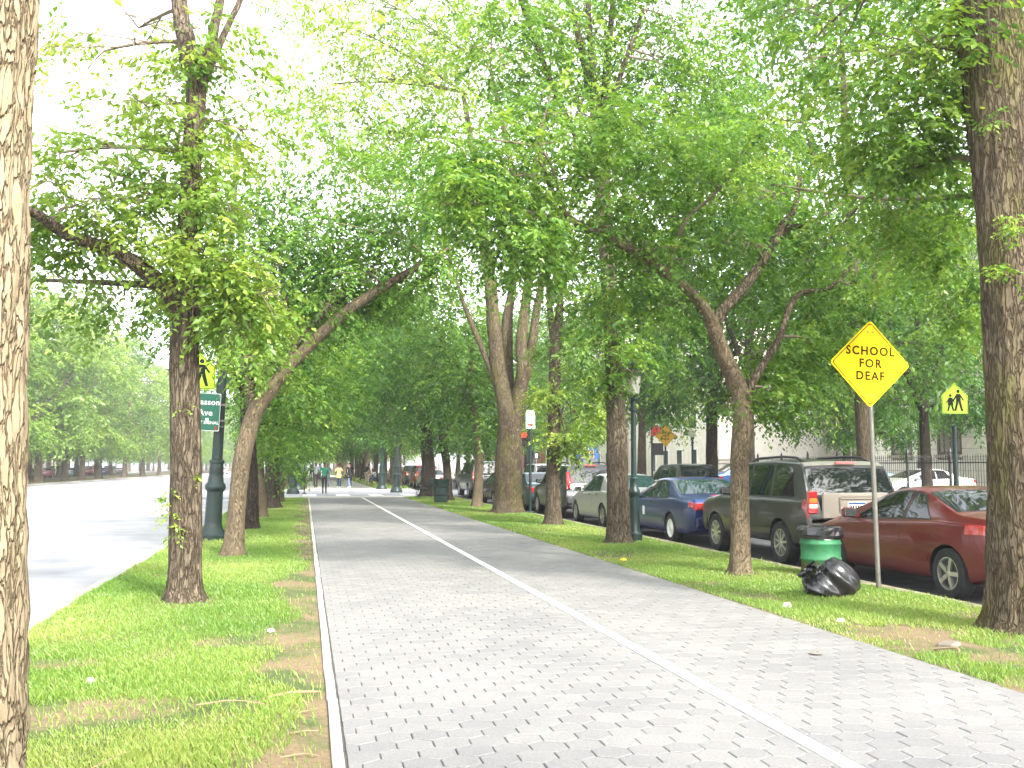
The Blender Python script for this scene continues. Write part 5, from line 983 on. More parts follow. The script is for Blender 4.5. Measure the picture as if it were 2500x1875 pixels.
    # door gaps, handles, rubbing strip
    for sd in (-1, 1):
        for a, at in doors: P_('door_gap', 'plastic_dark', *car.patch(a, a + .012, 2.2, 8.0, 2, 12, sd, .0015, y0t=at, y1t=at + .012))
        for a in handles: P_('door_handle', trim or 'plastic_dark', *car.patch(a, a + .17, 5.55, 5.8, 4, 3, sd, .02))
        P_('side_moulding', lower or col, *car.patch(rear_ax + wr * 1.2, rear_ax + wb - wr * 1.2, 3.1, 3.6, 12, 4, sd, .014))
        P_('sill', lower or col, *car.patch(rear_ax + wr * 1.18, rear_ax + wb - wr * 1.18, 1.6, 2.5, 12, 4, sd, .012))
    # bumpers
    for a, b_ in ((0.0, rear_ax - wr * 1.18), (rear_ax + wb + wr * 1.18, L)):
        for sd in (-1, 1): P_('bumper_corner', lower or col, *car.patch(a, b_, 1.9, 3.7, 8, 6, sd, .02))
    z0 = float(car.zb[0][1]); zB = float(car.sec([0.0])[7, 1, 0]); w0 = float(car.sec([0.0])[4, 0, 0]) * 2
    bb = MB(); bb.bbox((0, -.02, z0 + .38 * (zB - z0)), (w0 * .99, .1, .44 * (zB - z0)), .03); bb.build('rear_bumper', lower or col, t)
    bb = MB(); bb.bbox((0, L - .0, .47), (float(car.sec([L])[4, 0, 0]) * 1.98, .09, .22), .03); bb.build('front_bumper', lower or col, t)
    # lights
    for sd in (-1, 1):
        if lights == 'tall':
            za, zb_ = tail; bb = MB(); bb.bbox((sd * (w0 / 2 - .085), -.012, (za + zb_) / 2), (.17, .07, zb_ - za), .015); tl = bb.build('tail_light', 'lamp_red', t); v, f = car.patch(0, .12, 5.0, 7.5, 3, 5, sd, .012); bb = MB(); bb.add(v, f); bb.build('lens', 'lamp_red', tl)
            bb = MB(); bb.bbox((sd * (w0 / 2 - .085), -.025, za + (zb_ - za) * .58), (.14, .07, (zb_ - za) * .2), .01); bb.build('indicator', 'lamp_amber', tl); bb = MB(); bb.bbox((sd * (w0 / 2 - .085), -.025, za + (zb_ - za) * .33), (.14, .07, (zb_ - za) * .2), .01); bb.build('reversing_lamp', 'lamp_clear', tl)
        elif lights == 'pillar':
            za, zb_ = tail; bb = MB(); bb.bbox((sd * (w0 / 2 - .09), -.012, za + .17), (.19, .09, .34), .02); tl = bb.build('tail_light', 'lamp_red', t); bb = MB(); bb.bbox((sd * (w0 / 2 - .11), -.03, za + .1), (.1, .08, .1), .01); bb.build('reversing_lamp', 'lamp_clear', tl)
            bb = MB(); yy = np.linspace(.02, .26, 6); pp = [np.array(car.S(np.array([y]), np.array([10.3]))[0]) for y in yy]; pp = [(sd * (q[0] - .0), q[1] - .035, q[2]) for q in pp]; bb.tube([(sd * (w0 / 2 - .06), -.02, za + .3)] + pp, [.08] + [.065] * 6, 6); bb.build('pillar_lamp', 'lamp_red', tl, True)
        else:
            za, zb_, xw = tail; v, f = car.patch(0.0, wrap, 5.15, 6.6, 7, 4, sd, .01); bb = MB(); bb.add(v, f); bb.bbox((sd * (w0 / 2 - xw / 2), -.008, (za + zb_) / 2), (xw, .05, zb_ - za), .015); tl = bb.build('tail_light', 'lamp_red', t)
            bb = MB(); bb.box((sd * (w0 / 2 - xw * .5), -.035, (za + zb_) / 2 + .0), (xw * .9, .004, .012)); bb.build('lens_rib', 'plastic_dark', tl); bb = MB(); bb.bbox((sd * (w0 / 2 - xw - .05), -.008, za + (zb_ - za) * .3), (.1, .045, (zb_ - za) * .5), .01); bb.build('reversing_lamp', 'lamp_clear', tl)
        v, f = car.patch(L - .28, L - .02, 5.0, 6.7, 5, 4, sd, .008); P_('headlight', 'lamp_clear', v, f)
        # door mirrors
        ym = rear_ax + wb - .62 if not suv else rear_ax + wb - .7; q = car.S(np.array([ym]), np.array([7.4]))[0]; bb = MB(); bb.bbox((sd * (q[0] + .13), ym, q[2] + .1), (.2, .11, .14), .03); bb.box((sd * (q[0] + .02), ym, q[2] + .05), (.1, .06, .05)); mi = bb.build('door_mirror', col if not suv else 'plastic_dark', t); bb = MB(); bb.box((sd * (q[0] + .13), ym - .058, q[2] + .1), (.17, .006, .11)); bb.build('mirror_glass', 'chrome', mi)
    if third: bb = MB(); bb.bbox(third[:3], (.36 if third[3] else .26, .05, .045), .01); bb.build('brake_light', 'lamp_red', t)
    if plate:
        zp = plate if not isinstance(plate, bool) else (z0 + .62 * (zB - z0) + .05); bb = MB(); bb.bbox((0, -.03, zp), (.33, .03, .17), .006); pl = bb.build('license_plate', 'white_paint', t); bb = MB(); bb.box((0, -.0475, zp + .06), (.3, .004, .03)); bb.box((0, -.0475, zp - .065), (.28, .004, .018)); bb.build('plate_band', 'sign_blue', pl)
        bb = MB()
        for q in range(6): bb.box((-.11 + q * .044, -.0475, zp - .005), (.026, .004, .06))
        bb.build('plate_marks', 'black_paint', pl); bb = MB(); bb.bbox((0, -.01, zp + .12), (.62, .06, .03), .008); bb.build('plate_trim', trim or 'chrome', t)
    bb = MB(); bb.tube([(-w0 * .28, -.06, z0 + .02), (-w0 * .28, .3, z0 + .03)], .035, 10); bb.build('exhaust', 'steel', t)
    if rails:
        for sd in (-1, 1):
            a, b_ = rails; yy = np.linspace(a, b_, 9); pp = [car.S(np.array([y]), np.array([11.3]))[0] for y in yy]; pts = [(sd * q[0], q[1], q[2] + (.06 if 0 < n_ < 8 else .0)) for n_, q in enumerate(pp)]; bb = MB(); bb.tube(pts, .022, 6)
            bb.build('roof_rail', 'plastic_dark', t, True)
    if suv: bb = MB(); q = car.S(np.array([.06]), np.array([12.9]))[0]; bb.tube([(.0, -.02, q[2] - .02), (-.38, -.0, q[2] + .06)], .012, 5); bb.build('wiper', 'plastic_dark', t)
    return t
for n_, c_ in dict(maroon=(.13, .008, .01), sunlit_tail=(.3, .27, .225), navy=(.008, .026, .12), silver=(.45, .47, .46), graphite=(.06, .06, .065), teal=(.012, .05, .06), black=(.008, .008, .009), bottle=(.012, .035, .03), white=(.7, .7, .68), pale_teal=(.25, .42, .43), slate=(.05, .05, .05), blue=(.04, .12, .35), red=(.3, .02, .02), tan=(.35, .29, .2), grey=(.2, .2, .21)).items(): paint('car_' + n_, c_, .2 if n_ in ('white', 'black', 'red', 'maroon', 'navy') else .5)
PL = lambda L: [(0, .84), (.12, .92), (.35, .975), (.9, 1), (L - 1.0, 1), (L - .45, .95), (L - .15, .85), (L, .7)]
ZB = lambda L, z: [(0, z + .1), (.4, z), (L - .5, z), (L, z + .06)]
def sedan(L=4.75, W=1.8, H=1.42, deck=1.0, hood=.95, rw=(.85, 1.5), roof=(1.65, 2.45), ws=3.55, bel=.92, zb=.2, tumble=.73):
    top = [(0, deck - .24), (.03, deck - .08), (.1, deck), (rw[0] - .1, deck + .04), (rw[1], H - .06), (roof[0], H - .015), ((roof[0] + roof[1]) / 2, H), (roof[1], H - .03), (ws, hood + .03), (ws + .1, hood), (L - .5, hood - .13), (L - .12, hood - .25), (L, hood - .4)]
    return Car(L, W, top, [(0, deck - .08), (1.0, bel + .05), (L - 1.2, bel - .04), (L, bel - .25)], ZB(L, zb), PL(L), tumble)
def wagon(L=4.6, W=1.83, H=1.72, hood=1.08, ws=3.35, roof=2.55, bel=1.08, zb=.3, rake=.3, tumble=.78, back=.95):
    top = [(0, back - .12), (.02, back + .02), (.06, bel + .02), (rake, H - .1), (rake + .12, H - .035), (1.3, H), (roof, H - .035), (ws, hood + .04), (ws + .1, hood), (L - .45, hood - .08), (L - .1, hood - .2), (L, hood - .4)]
    return Car(L, W, top, [(0, bel), (L - 1.3, bel - .02), (L, bel - .2)], ZB(L, zb), [(0, .93), (.1, .97), (.4, 1), (L - 1, 1), (L - .4, .96), (L - .12, .88), (L, .76)], tumble, sig=.035)
# -- the row parked along the mall, nearest first; all face away down the road
c1 = sedan(4.32, 1.78, 1.38, 1.02, .92, (.72, 1.33), (1.53, 2.1), 3.25, .9)
build_car('coupe', 'maroon coupe parked nearest, half behind the massive mossy trunk', 'car', c1, (8.68, 10.22, RZ), 'car_maroon', 2.68, .74, .315, [('r', .7, 1.34, 0, 0), ('f', 2.3, 3.2, 0, 0), ('s', 1.1, 1.64, 1.38, 1.58), ('s', 1.72, 3.0, 1.66, 2.3)], lights='wide', tail=(.72, .95, .42), doors=((1.73, 1.71), (3.02, 3.0)), third=(0, .4, 1.05, 0), glass='glass_car', style=5, plate=.62, handles=(1.8,), trim='car_maroon', wrap=.4)
c2 = wagon(4.55, 1.83, 1.76, 1.1, 3.3, 2.5, 1.1, .34, .32)
build_car('four_wheel_drive', 'dark grey four-wheel drive with a tailgate painted as sunlit parked behind the maroon coupe', 'car', c2, (8.74, 14.55, RZ), 'car_slate', 2.66, .88, .36, [('r', .09, .3, 0, 0), ('f', 2.6, 3.25, 0, 0), ('s', .42, 1.18, .62, 1.2), ('s', 1.3, 2.05, 1.3, 2.05), ('s', 2.13, 3.02, 2.13, 2.6)], lights='tall', tail=(.88, 1.24), suv=True, lower='car_slate', doors=((1.24, 1.24), (2.09, 2.09), (3.05, 3.0)), third=(0, .3, 1.69, 1), style=9, rails=(.55, 2.5), plate=.98, handles=(1.35, 2.2), wt=.24)
f4 = bpy.data.objects['four_wheel_drive']
b = MB(); b.bbox((0, -.008, 1.0), (1.2, .04, .42), .02); b.bbox((0, .02, .76), (1.6, .04, .1), .02); tg = b.build('tailgate', 'car_sunlit_tail', f4)  # sun on the rear is put into this paint, paler than the sides
b = MB(); b.bbox((.0, -.03, 1.02), (.62, .02, .26), .02); b.build('plate_recess', 'car_sunlit_tail', tg); v1, f1 = c2.patch(.33, .44, 10.6, 12.999, 4, 8, 1, .007); v2, f2 = c2.patch(.33, .44, 10.6, 12.999, 4, 8, -1, .007); b = MB(); b.add(v1, f1); b.add(v2, f2); b.build('tailgate_top', 'car_sunlit_tail', f4)
c3 = sedan(4.85, 1.82, 1.4, .98, .92, (.9, 1.6), (1.75, 2.5), 3.65, .9)
build_car('sedan', 'dark blue sedan parked beside the lantern lamp post', 'car', c3, (8.62, 19.1, RZ), 'car_navy', 2.7, 1.14, .31, [('r', .88, 1.6, 0, 0), ('f', 2.7, 3.55, 0, 0), ('s', 1.35, 2.02, 1.62, 2.05), ('s', 2.12, 3.3, 2.12, 2.65)], glass='glass_teal', lights='wide', tail=(.74, .88, .5), doors=((2.08, 2.08), (3.2, 3.15)), style=0, plate=.72, handles=(2.2,), third=(0, .72, 1.0, 0))
b = MB(); b.box((.18, -.012, .99), (.08, .03, .055)); b.box((.32, -.012, .99), (.08, .03, .055)); b.build('sticker', 'sign_yellow', bpy.data.objects['sedan']); b = MB(); b.box((-.92, 2.75, .63), (.012, .12, .2)); b.build('sticker', 'litter', bpy.data.objects['sedan'])
c4 = sedan(4.6, 1.77, 1.45, 1.0, .95, (.75, 1.45), (1.7, 2.4), 3.45, .92, tumble=.7)
build_car('sedan', 'silver sedan half hidden by the straight dark trunk', 'car', c4, (8.66, 24.4, RZ), 'car_silver', 2.65, 1.02, .315, [('r', .75, 1.45, 0, 0), ('f', 2.6, 3.4, 0, 0), ('s', 1.3, 1.92, 1.55, 1.95), ('s', 2.0, 3.12, 2.0, 2.55)], lights='wide', tail=(.76, .94, .4), doors=((1.96, 1.96), (3.05, 3.0)), style=7, handles=(2.05, 1.4), glass='glass_teal')
c5 = wagon(4.75, 1.88, 1.72, 1.06, 3.45, 2.7, 1.06, .3, .34, back=.98)
build_car('estate_car', 'dark grey tall estate with long red pillar lamps parked behind the slim leafy trunk', 'car', c5, (8.78, 29.5, RZ), 'car_graphite', 2.82, .95, .35, [('r', .1, .34, 0, 0), ('f', 2.8, 3.4, 0, 0), ('s', .45, 1.25, .65, 1.27), ('s', 1.36, 2.2, 1.36, 2.2), ('s', 2.3, 3.15, 2.3, 2.75)], lights='pillar', tail=(.92, 1.6), suv=True, doors=((1.3, 1.3), (2.25, 2.25)), third=(0, .33, 1.66, 1), style=6, rails=(.6, 2.6), plate=.98, handles=(1.4, 2.35))
c6 = sedan(4.5, 1.74, 1.42, 1.0, .92, (.6, 1.3), (1.5, 2.3), 3.35, .92)
build_car('sedan', 'dark teal sedan right of the huge scarred trunk', 'car', c6, (8.7, 34.7, RZ), 'car_teal', 2.6, .95, .305, [('r', .6, 1.3, 0, 0), ('f', 2.5, 3.3, 0, 0), ('s', 1.12, 1.8, 1.4, 1.82), ('s', 1.9, 3.0, 1.9, 2.45)], lights='wide', tail=(.7, .88, .45), doors=((1.86, 1.86), (2.95, 2.9)), style=6, third=(.5, .6, 1.03, 0), plate=.6)
c7 = sedan(4.6, 1.75, 1.42, 1.0, .92, (.7, 1.4), (1.6, 2.4), 3.45, .92)
build_car('sedan', 'black sedan behind the thin bowed trunk', 'car', c7, (8.62, 39.9, RZ), 'car_black', 2.65, 1.0, .305, [('r', .68, 1.4, 0, 0), ('f', 2.6, 3.4, 0, 0), ('s', 1.2, 1.9, 1.5, 1.92), ('s', 2.0, 3.1, 2.0, 2.55)], glass='glass_teal', lights='wide', tail=(.68, .86, .4), style=6, fine=False, plate=.8)
c8 = wagon(5.2, 2.0, 1.92, 1.2, 3.9, 3.0, 1.2, .38, .26, back=1.1)
build_car('four_wheel_drive', 'big black four-wheel drive standing past the black sedan', 'car', c8, (9.1, 48.6, RZ), 'car_black', 3.0, 1.05, .39, [('r', .08, .25, 0, 0), ('f', 3.1, 3.85, 0, 0), ('s', .35, 1.35, .5, 1.37), ('s', 1.46, 2.4, 1.46, 2.4), ('s', 2.5, 3.5, 2.5, 3.05)], lights='tall', tail=(.95, 1.4), suv=True, style=6, rails=(.6, 2.9), fine=False, plate=1.05, wt=.26)
# -- across the service road
build_car('four_wheel_drive', 'black four-wheel drive parked across the service road, left of the forked trunk', 'car', wagon(4.7, 1.85, 1.74, 1.08, 3.4, 2.6, 1.08, .32, .4, tumble=.72), (14.9, 35.6, RZ), 'car_black', 2.75, .95, .36, [('r', .1, .4, 0, 0), ('f', 2.7, 3.35, 0, 0), ('s', .5, 1.3, .75, 1.32), ('s', 1.4, 2.2, 1.4, 2.2), ('s', 2.3, 3.1, 2.3, 2.7)], lights='tall', tail=(.9, 1.25), suv=True, style=6, fine=False)
build_car('sedan', 'dark green sedan across the service road behind the forked trunk', 'car', sedan(4.6, 1.76, 1.42), (15.0, 28.4, RZ), 'car_bottle', 2.65, 1.0, .305, [('r', .75, 1.5, 0, 0), ('f', 2.55, 3.45, 0, 0), ('s', 1.3, 1.95, 1.55, 1.98), ('s', 2.05, 3.15, 2.05, 2.55)], glass='glass_teal', lights='wide', tail=(.7, .88, .45), style=6, fine=False)
build_car('four_wheel_drive', 'white estate with dark rear glass waiting in the service road beyond the huge trunk', 'car', wagon(4.7, 1.85, 1.78, 1.1, 3.4, 2.6, 1.1, .32, .3), (12.0, 47.5, RZ), 'car_white', 2.75, .95, .36, [('r', .08, .29, 0, 0), ('f', 2.7, 3.35, 0, 0), ('s', .45, 1.3, .65, 1.32), ('s', 1.4, 2.2, 1.4, 2.2), ('s', 2.3, 3.1, 2.3, 2.7)], lights='tall', tail=(.9, 1.25), suv=True, style=6, fine=False, third=(0, .3, 1.7, 1))
# -- two simpler shapes shared by the far cars
far_s = build_car('sedan', 'white car parked across the service road by the mottled trunk', 'car', sedan(4.6, 1.76, 1.42), (14.9, 45.6, RZ), 'car_white', 2.65, 1.0, .305, [('r', .75, 1.5, 0, 0), ('f', 2.55, 3.45, 0, 0), ('s', 1.3, 1.95, 1.55, 1.98), ('s', 2.05, 3.15, 2.05, 2.55)], lights='wide', tail=(.7, .88, .45), style=6, fine=False)
far_w = build_car('four_wheel_drive', 'red estate standing beyond the cross street', 'car', wagon(), (8.75, 72, RZ), 'car_red', 2.7, .9, .35, [('r', .08, .29, 0, 0), ('f', 2.6, 3.25, 0, 0), ('s', .45, 1.25, .65, 1.27), ('s', 1.35, 2.1, 1.35, 2.1), ('s', 2.2, 3.0, 2.2, 2.55)], lights='tall', tail=(.88, 1.2), suv=True, style=6, fine=False)
BODY = {}
def far_car(src, x, y, col, label, rz=0.0, group=None, z=RZ):
    o = copy_tree(src); o.location = (x, y, z); o.rotation_euler[2] = rz; tag(o, label, 'car', group)
    for ch in CHILD[o.name]:
        if any(s.material and s.material.name.startswith('car_') for s in ch.material_slots):
            key = (ch.data.name, col)
            if key not in BODY: me = ch.data.copy(); me.materials[0] = MATS['car_' + col]; BODY[key] = me
            ch.data = BODY[key]
    if group is None and 'group' in o: del o['group']
    return o
far_car(far_s, 8.75, 67.5, 'silver', 'pale sedan with red tail strip seen past the black trunk beyond the crossing')
far_car(far_w, 8.75, 79, 'black', 'dark estate parked beyond the pale sedan past the crossing'); far_car(far_s, 8.75, 86, 'grey', 'grey sedan farther along the mall past the crossing'); far_car(far_s, 11.8, 69, 'black', 'dark car in the lane beyond the cross street'); far_car(far_w, 8.75, 93, 'white', 'white estate last of the cars parked past the crossing')
p = (28.00,42.23,0.99); far_car(far_s, p[0], p[1], 'pale_teal', 'pale teal car parked on the drive behind the iron fence', R(90), z=-.02)
p = (29.00,39.19,1.02); far_car(far_s, p[0], p[1], 'white', 'white car parked on the drive at right behind the fence', R(90), z=-.02)
p = (28.00,56.09,0.85); far_car(far_w, p[0], p[1], 'blue', 'blue van-like car behind the fence right of the forked trunk', R(90), z=-.02)
slab('school_drive', 25.5, 32, 20, 50, .03, 'concrete', .1)
# the row parked across the main road
cols = ['silver', 'slate', 'blue', 'white', 'black', 'graphite', 'red', 'white', 'pale_teal', 'silver', 'red', 'white', 'navy', 'tan', 'grey', 'white']
for i, c in enumerate(cols): far_car(far_w if i % 3 == 1 else far_s, -34.4 + random.uniform(-.1, .1), 104 + i * 6.6 + random.uniform(-.4, .4), c, '%s car of the row parked across the main road, %s from the left' % (c.replace('_', ' '), ORD[i].replace('nearest', 'first')), R(180) if i % 2 else 0, 'cars parked across the main road')
far_car(far_w, -14, 165, 'white', 'white car driving far down the main road'); far_car(far_s, -10, 260, 'grey', 'tiny grey car at the far end of the main road'); far_car(far_s, -17, 215, 'white', 'pale car beyond the white one on the main road')
# ================================================================ PEOPLE
for n_, c_ in dict(skin=(.3, .17, .11), skin_dark=(.09, .045, .028), shirt_green=(.015, .17, .1), trousers_dark=(.025, .02, .018), shirt_yellow=(.75, .55, .2), shirt_black=(.015, .015, .02), jeans=(.14, .2, .32), denim=(.05, .09, .2), chinos=(.55, .48, .36), shirt_white=(.75, .75, .74), shoe=(.03, .03, .03), shoe_white=(.7, .7, .68), hair=(.012, .01, .009), shirt_navy=(.03, .06, .1), shirt_grey=(.22, .24, .27), cap=(.04, .06, .12)).items(): mat('cloth_' + n_ if n_.split('_')[0] in ('shirt', 'trousers', 'chinos', 'jeans', 'denim') else n_, c_, .85 if 'skin' not in n_ else .55, var=.15, scale=6)
def person(label, loc, rz, H, top, bottom, shoes, skin, joints=None, sleeve='short', skirt=False, bag=False, hair='hair', fem=False, small=False):
    """a skinned body on one skeleton; joints override the standing pose (x right, y ahead, z up, metres for a 1.75 m figure)"""
    k = H / 1.75
    J = dict(pel=(0, 0, .95), wst=(0, 0, 1.1), chs=(0, .0, 1.3), nck=(0, 0, 1.47), hd0=(0, .015, 1.56), hd1=(0, .02, 1.66), hd2=(0, .01, 1.72), lsh=(-.19, 0, 1.42), lel=(-.25, -.03, 1.13), lwr=(-.26, .06, .88), lhd=(-.26, .08, .8), rsh=(.19, 0, 1.42), rel=(.25, -.03, 1.13), rwr=(.26, .06, .88), rhd=(.26, .08, .8),
             lhp=(-.09, 0, .9), lkn=(-.1, .03, .5), lan=(-.1, -.02, .09), lto=(-.11, .13, .04), rhp=(.09, 0, .9), rkn=(.1, .03, .5), ran=(.1, -.02, .09), rto=(.11, .13, .04))
    J.update(joints or {})
    Rd = dict(pel=(.155, .11), wst=(.135, .1), chs=(.165, .115), nck=(.055, .055), hd0=(.072, .08), hd1=(.08, .095), hd2=(.055, .065), sh=(.06, .06), el=(.042, .042), wr=(.03, .03), hd=(.035, .022), hp=(.088, .09), kn=(.06, .06), an=(.042, .045), to=(.04, .03))
    if fem: Rd.update(chs=(.15, .12), wst=(.13, .11), pel=(.17, .13))
    names = list(J); idx = {n: i for i, n in enumerate(names)}
    E = [('pel', 'wst'), ('wst', 'chs'), ('chs', 'nck'), ('nck', 'hd0'), ('hd0', 'hd1'), ('hd1', 'hd2')]
    for s in 'lr': E += [('chs', s + 'sh'), (s + 'sh', s + 'el'), (s + 'el', s + 'wr'), (s + 'wr', s + 'hd'), ('pel', s + 'hp'), (s + 'hp', s + 'kn'), (s + 'kn', s + 'an'), (s + 'an', s + 'to')]
    me = bpy.data.meshes.new('body'); me.from_pydata([tuple(c * k for c in J[n]) for n in names], [(idx[a], idx[b]) for a, b in E], [])
    o = bpy.data.objects.new('body', me); COL.objects.link(o); md = o.modifiers.new('skin', 'SKIN'); md.use_smooth_shade = True; o.modifiers.new('sub', 'SUBSURF').levels = 1 if small else 2
    sv = me.skin_vertices[0].data
    for n in names: sv[idx[n]].radius = tuple(c * k for c in Rd.get(n, Rd.get(n[1:], (.05, .05)))); sv[idx[n]].use_root = n == 'pel'
    dg = bpy.context.evaluated_depsgraph_get(); nm = bpy.data.meshes.new_from_object(o.evaluated_get(dg)); bpy.data.objects.remove(o)
    nm.materials.clear()
    for q in (skin, top, bottom, shoes): nm.materials.append(MATS[q])
    A = np.array([J[a] for a, b in E]) * k; B = np.array([J[b] for a, b in E]) * k; part = []
    for a, b in E:
        e = b[1:] if b[0] in 'lr' and b not in ('lsh', 'rsh') else b
        part.append({'wst': 1, 'chs': 1, 'nck': 1, 'hd0': 0, 'hd1': 0, 'hd2': 0, 'lsh': 1, 'rsh': 1, 'el': 1, 'wr': 1 if sleeve == 'long' else 0, 'hd': 0, 'hp': 2, 'kn': 2, 'an': 2, 'to': 3}[e])
    for p in nm.polygons:
        c = np.array(p.center); d = B - A; t = np.clip(((c - A) * d).sum(1) / (d * d).sum(1), 0, 1); j = int(np.argmin(np.linalg.norm(A + d * t[:, None] - c, axis=1))); m = part[j]
        if E[j] == ('pel', 'wst') and t[j] < .12 and not skirt: m = 2
        if E[j] == ('chs', 'nck') and t[j] > .85: m = 0
        if sleeve == 'short' and E[j][1] in ('lel', 'rel') and t[j] > .75: m = 0
        if E[j][1] in ('lan', 'ran') and t[j] > .93: m = 3
        p.material_index = m
    shade(nm); t = tag(obj('person', nm, None, loc, rz), label, 'person')
    h0 = Vector(J['hd0']) * k; h1 = Vector(J['hd1']) * k; ax = (h1 - h0).normalized(); b = MB(); v = []; n = 14
    for i in range(6):
        ph_ = i / 5 * 1.75
        for q in range(n):
            a = 2 * math.pi * q / n; fr = .35 if math.sin(a) > .2 else 1.0; pz = math.cos(min(ph_, 1.75 * (.62 if fr < 1 else 1))); v.append((h1.x + math.sin(ph_) * math.cos(a) * .092 * k, h1.y - .012 * k + math.sin(ph_) * math.sin(a) * .108 * k, h1.z + pz * .095 * k))
    b.add(v, [(i * n + q, i * n + (q + 1) % n, i * n + n + (q + 1) % n, i * n + n + q) for i in range(5) for q in range(n)]); b.build('hair', hair, t, True)
    if not small:
        b = MB(); f = Vector((h1.x, h1.y + .095 * k, h1.z - .05 * k)); b.tube([f + Vector((0, -.02, .03)) * k, f + Vector((0, .018, -.005)) * k], [.008, .014], 6); b.build('nose', skin, t)
        for sx in (-1, 1): b = MB(); b.bbox((h1.x + sx * .03 * k, h1.y + .088 * k, h1.z - .02 * k), (.022, .016, .011), .003); b.build('eye', 'black_paint', t)
        b = MB(); b.bbox((h1.x, h1.y + .082 * k, h1.z - .1 * k), (.045, .016, .012), .003); b.build('mouth', 'red_paint', t)
    if skirt: b = MB(); b.lathe([(.2 * k, .72 * k), (.19 * k, .9 * k), (.16 * k, 1.08 * k), (.14 * k, 1.12 * k)], 14); b.build('tunic_hem', top, t, True)
    if bag: b = MB(); b.bbox((-.3 * k, .05, .72 * k), (.12, .3, .3), .03); b.tube([(-.3 * k, .0, .85 * k), (-.26 * k, .05, .95 * k), (-.3 * k, .12, .85 * k)], .01, 5); b.build('bag', 'shoe', t)
    return t
step_ = dict(lkn=(-.1, .16, .52), lan=(-.1, .12, .1), lto=(-.11, .28, .06), rkn=(.1, -.02, .5), ran=(.1, -.22, .12), rto=(.11, -.08, .05), lel=(-.25, -.12, 1.15), lwr=(-.26, -.1, .9), lhd=(-.26, -.08, .82), rel=(.25, .02, 1.14), rwr=(.26, .16, .92), rhd=(.26, .2, .85))
stand = dict(lwr=(-.2, .2, 1.12), lhd=(-.1, .26, 1.16), rwr=(.2, .2, 1.1), rhd=(.1, .26, 1.14), lel=(-.26, .0, 1.14), rel=(.26, .0, 1.14))
slow = dict(lkn=(-.08, .06, .5), lan=(-.08, .02, .09), lto=(-.09, .17, .04), rkn=(.08, .04, .5), ran=(.09, -.08, .1), rto=(.1, .06, .04))
CZ = -.05
person('man in a green shirt and dark trousers walking away at the crossing', (1.06, 55.8, CZ), R(-4), 1.78, 'cloth_shirt_green', 'cloth_trousers_dark', 'shoe', 'skin_dark', slow)
person('woman in a yellow top and dark trousers walking towards the camera', (2.27, 68.6, 0), R(178), 1.66, 'cloth_shirt_yellow', 'cloth_shirt_navy', 'shoe_white', 'skin_dark', dict(stand, **slow), 'short', True, fem=True)
person('person in a long black coat and pale jeans beside the woman in yellow', (2.95, 67.6, 0), R(85), 1.72, 'cloth_shirt_black', 'cloth_jeans', 'shoe_white', 'skin', slow, 'long', True)
person('man in a dark shirt and beige trousers resting one foot by the bench', (4.95, 81.6, 0), R(-70), 1.8, 'cloth_shirt_black', 'cloth_chinos', 'shoe_white', 'skin_dark', dict(pel=(0, -.1, .92), wst=(0, -.05, 1.06), chs=(0, .06, 1.24), nck=(0, .12, 1.4), hd0=(0, .15, 1.48), hd1=(0, .18, 1.58), hd2=(0, .17, 1.64), lsh=(-.19, .06, 1.36), rsh=(.19, .06, 1.36), lhp=(-.09, -.08, .87), rhp=(.09, -.08, .87), rkn=(.12, .32, .72), ran=(.14, .2, .36), rto=(.14, .34, .3), lkn=(-.1, .0, .48), lan=(-.1, -.06, .09), lel=(-.24, .12, 1.08), lwr=(-.16, .26, .86), lhd=(-.12, .3, .8), rel=(.26, .12, 1.08), rwr=(.2, .3, .88), rhd=(.16, .34, .82)))
sit = dict(pel=(0, 0, .5), wst=(0, .04, .66), chs=(0, .1, .86), nck=(0, .16, 1.02), hd0=(0, .2, 1.1), hd1=(0, .23, 1.2), hd2=(0, .22, 1.26), lsh=(-.19, .12, .98), rsh=(.19, .12, .98), lel=(-.24, .22, .74), lwr=(-.14, .4, .68), lhd=(-.08, .46, .66), rel=(.24, .22, .74), rwr=(.14, .4, .68), rhd=(.08, .46, .66), lhp=(-.1, .06, .5), lkn=(-.13, .46, .54), lan=(-.12, .44, .1), lto=(-.12, .6, .05), rhp=(.1, .06, .5), rkn=(.13, .46, .56), ran=(.14, .5, .12), rto=(.14, .66, .06))
person('man in a white shirt and jeans sitting on the bench beyond the crossing', (5.62, 80.6, 0), R(75), 1.78, 'cloth_shirt_white', 'cloth_denim', 'shoe_white', 'skin_dark', sit, hair='cap')
person('second seated man in grey beyond the man in white', (5.62, 81.55, 0), R(80), 1.75, 'cloth_shirt_grey', 'cloth_chinos', 'shoe_white', 'skin', sit)
person('person in a white shirt and blue jeans on the far sidewalk seen past the bin', (17.00,127.34,0.72)[:2] + (0,), R(200), 1.78, 'cloth_shirt_white', 'cloth_denim', 'shoe_white', 'skin', slow, 'long')
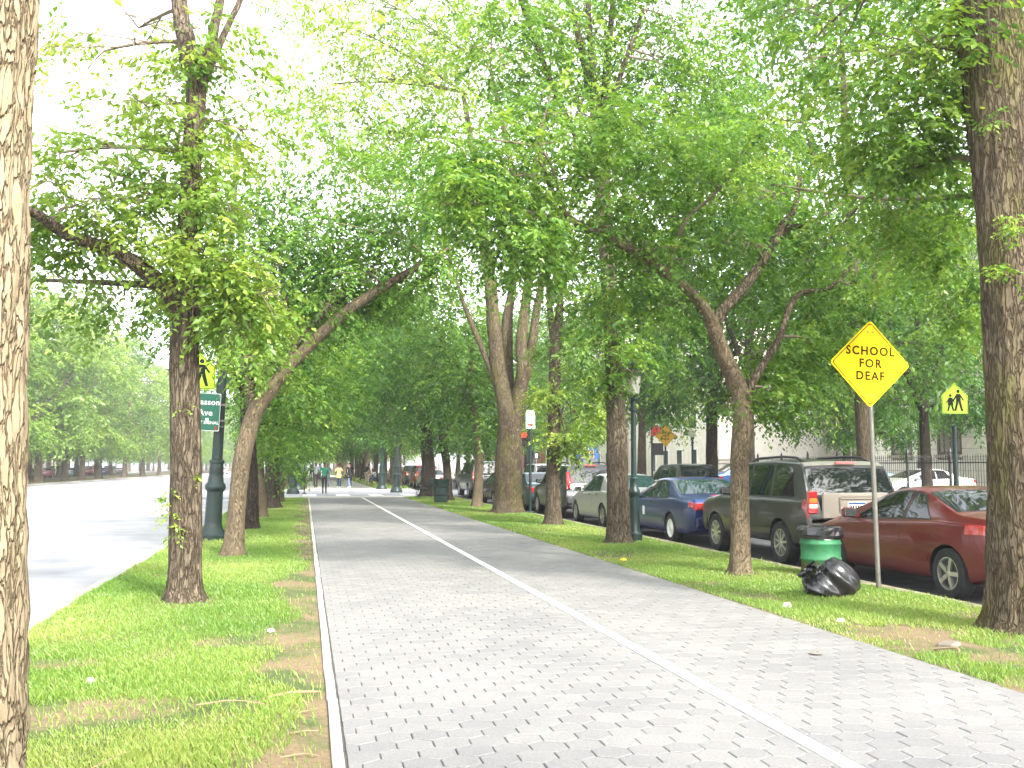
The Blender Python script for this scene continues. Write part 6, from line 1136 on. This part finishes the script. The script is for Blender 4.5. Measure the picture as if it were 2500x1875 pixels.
far_p = [('man in a pale shirt carrying a dark bag, just behind the man in green', 0.75, 70.5, 'cloth_shirt_grey', 'cloth_trousers_dark', 178, 1), ('person in a dark teal top walking behind the man in green', 1.6, 72.5, 'cloth_shirt_navy', 'cloth_jeans', 175, 0), ('person in dark blue behind the woman in yellow', 2.5, 74, 'cloth_shirt_navy', 'cloth_trousers_dark', 180, 0), ('person in black behind the one in the long coat', 3.2, 73, 'cloth_shirt_black', 'cloth_trousers_dark', 10, 1),
         ('leftmost far walker, in a pale blue shirt', -.02, 92, 'cloth_jeans', 'cloth_trousers_dark', 180, 0), ('far walker in brown-black right of the pale blue one', .55, 96, 'cloth_trousers_dark', 'cloth_trousers_dark', 0, 0), ('far walker in white among the distant group', 1.1, 101, 'cloth_shirt_white', 'cloth_shirt_navy', 180, 0), ('far walker in black left of the man in green', .85, 84, 'cloth_shirt_black', 'cloth_trousers_dark', 180, 1), ('far walker in grey at the back of the group', 1.6, 112, 'cloth_shirt_grey', 'cloth_denim', 0, 0), ('most distant dark walker at the end of the mall', .9, 124, 'cloth_shirt_black', 'cloth_denim', 0, 0)]
for l, x, y, a, c, r, g in far_p: person(l, (x, y, 0), R(r), random.uniform(1.64, 1.82), a, c, 'shoe', 'skin_dark' if random.random() < .7 else 'skin', slow if random.random() < .5 else step_, 'long' if random.random() < .5 else 'short', bag=bool(g), small=True)
# ---- summer haze over the parkway
m = bpy.data.materials.new('haze'); m.use_nodes = True; nt = m.node_tree; nt.nodes.clear(); MATS['haze'] = m
pv = nd(nt, 'ShaderNodeVolumePrincipled'); pv.inputs['Color'].default_value = (0.95, 0.97, 1.0, 1); pv.inputs['Density'].default_value = 0.001; pv.inputs['Anisotropy'].default_value = 0.3
o_ = nd(nt, 'ShaderNodeOutputMaterial'); nt.links.new(pv.outputs[0], o_.inputs['Volume'])
b = MB(); b.box((0, 740, 14), (1500, 1800, 32)); tag(b.build('haze', 'haze'), 'thin pale summer haze over the parkway', 'haze', kind='stuff')
cy.volume_bounces = 0; cy.volume_step_rate = 5
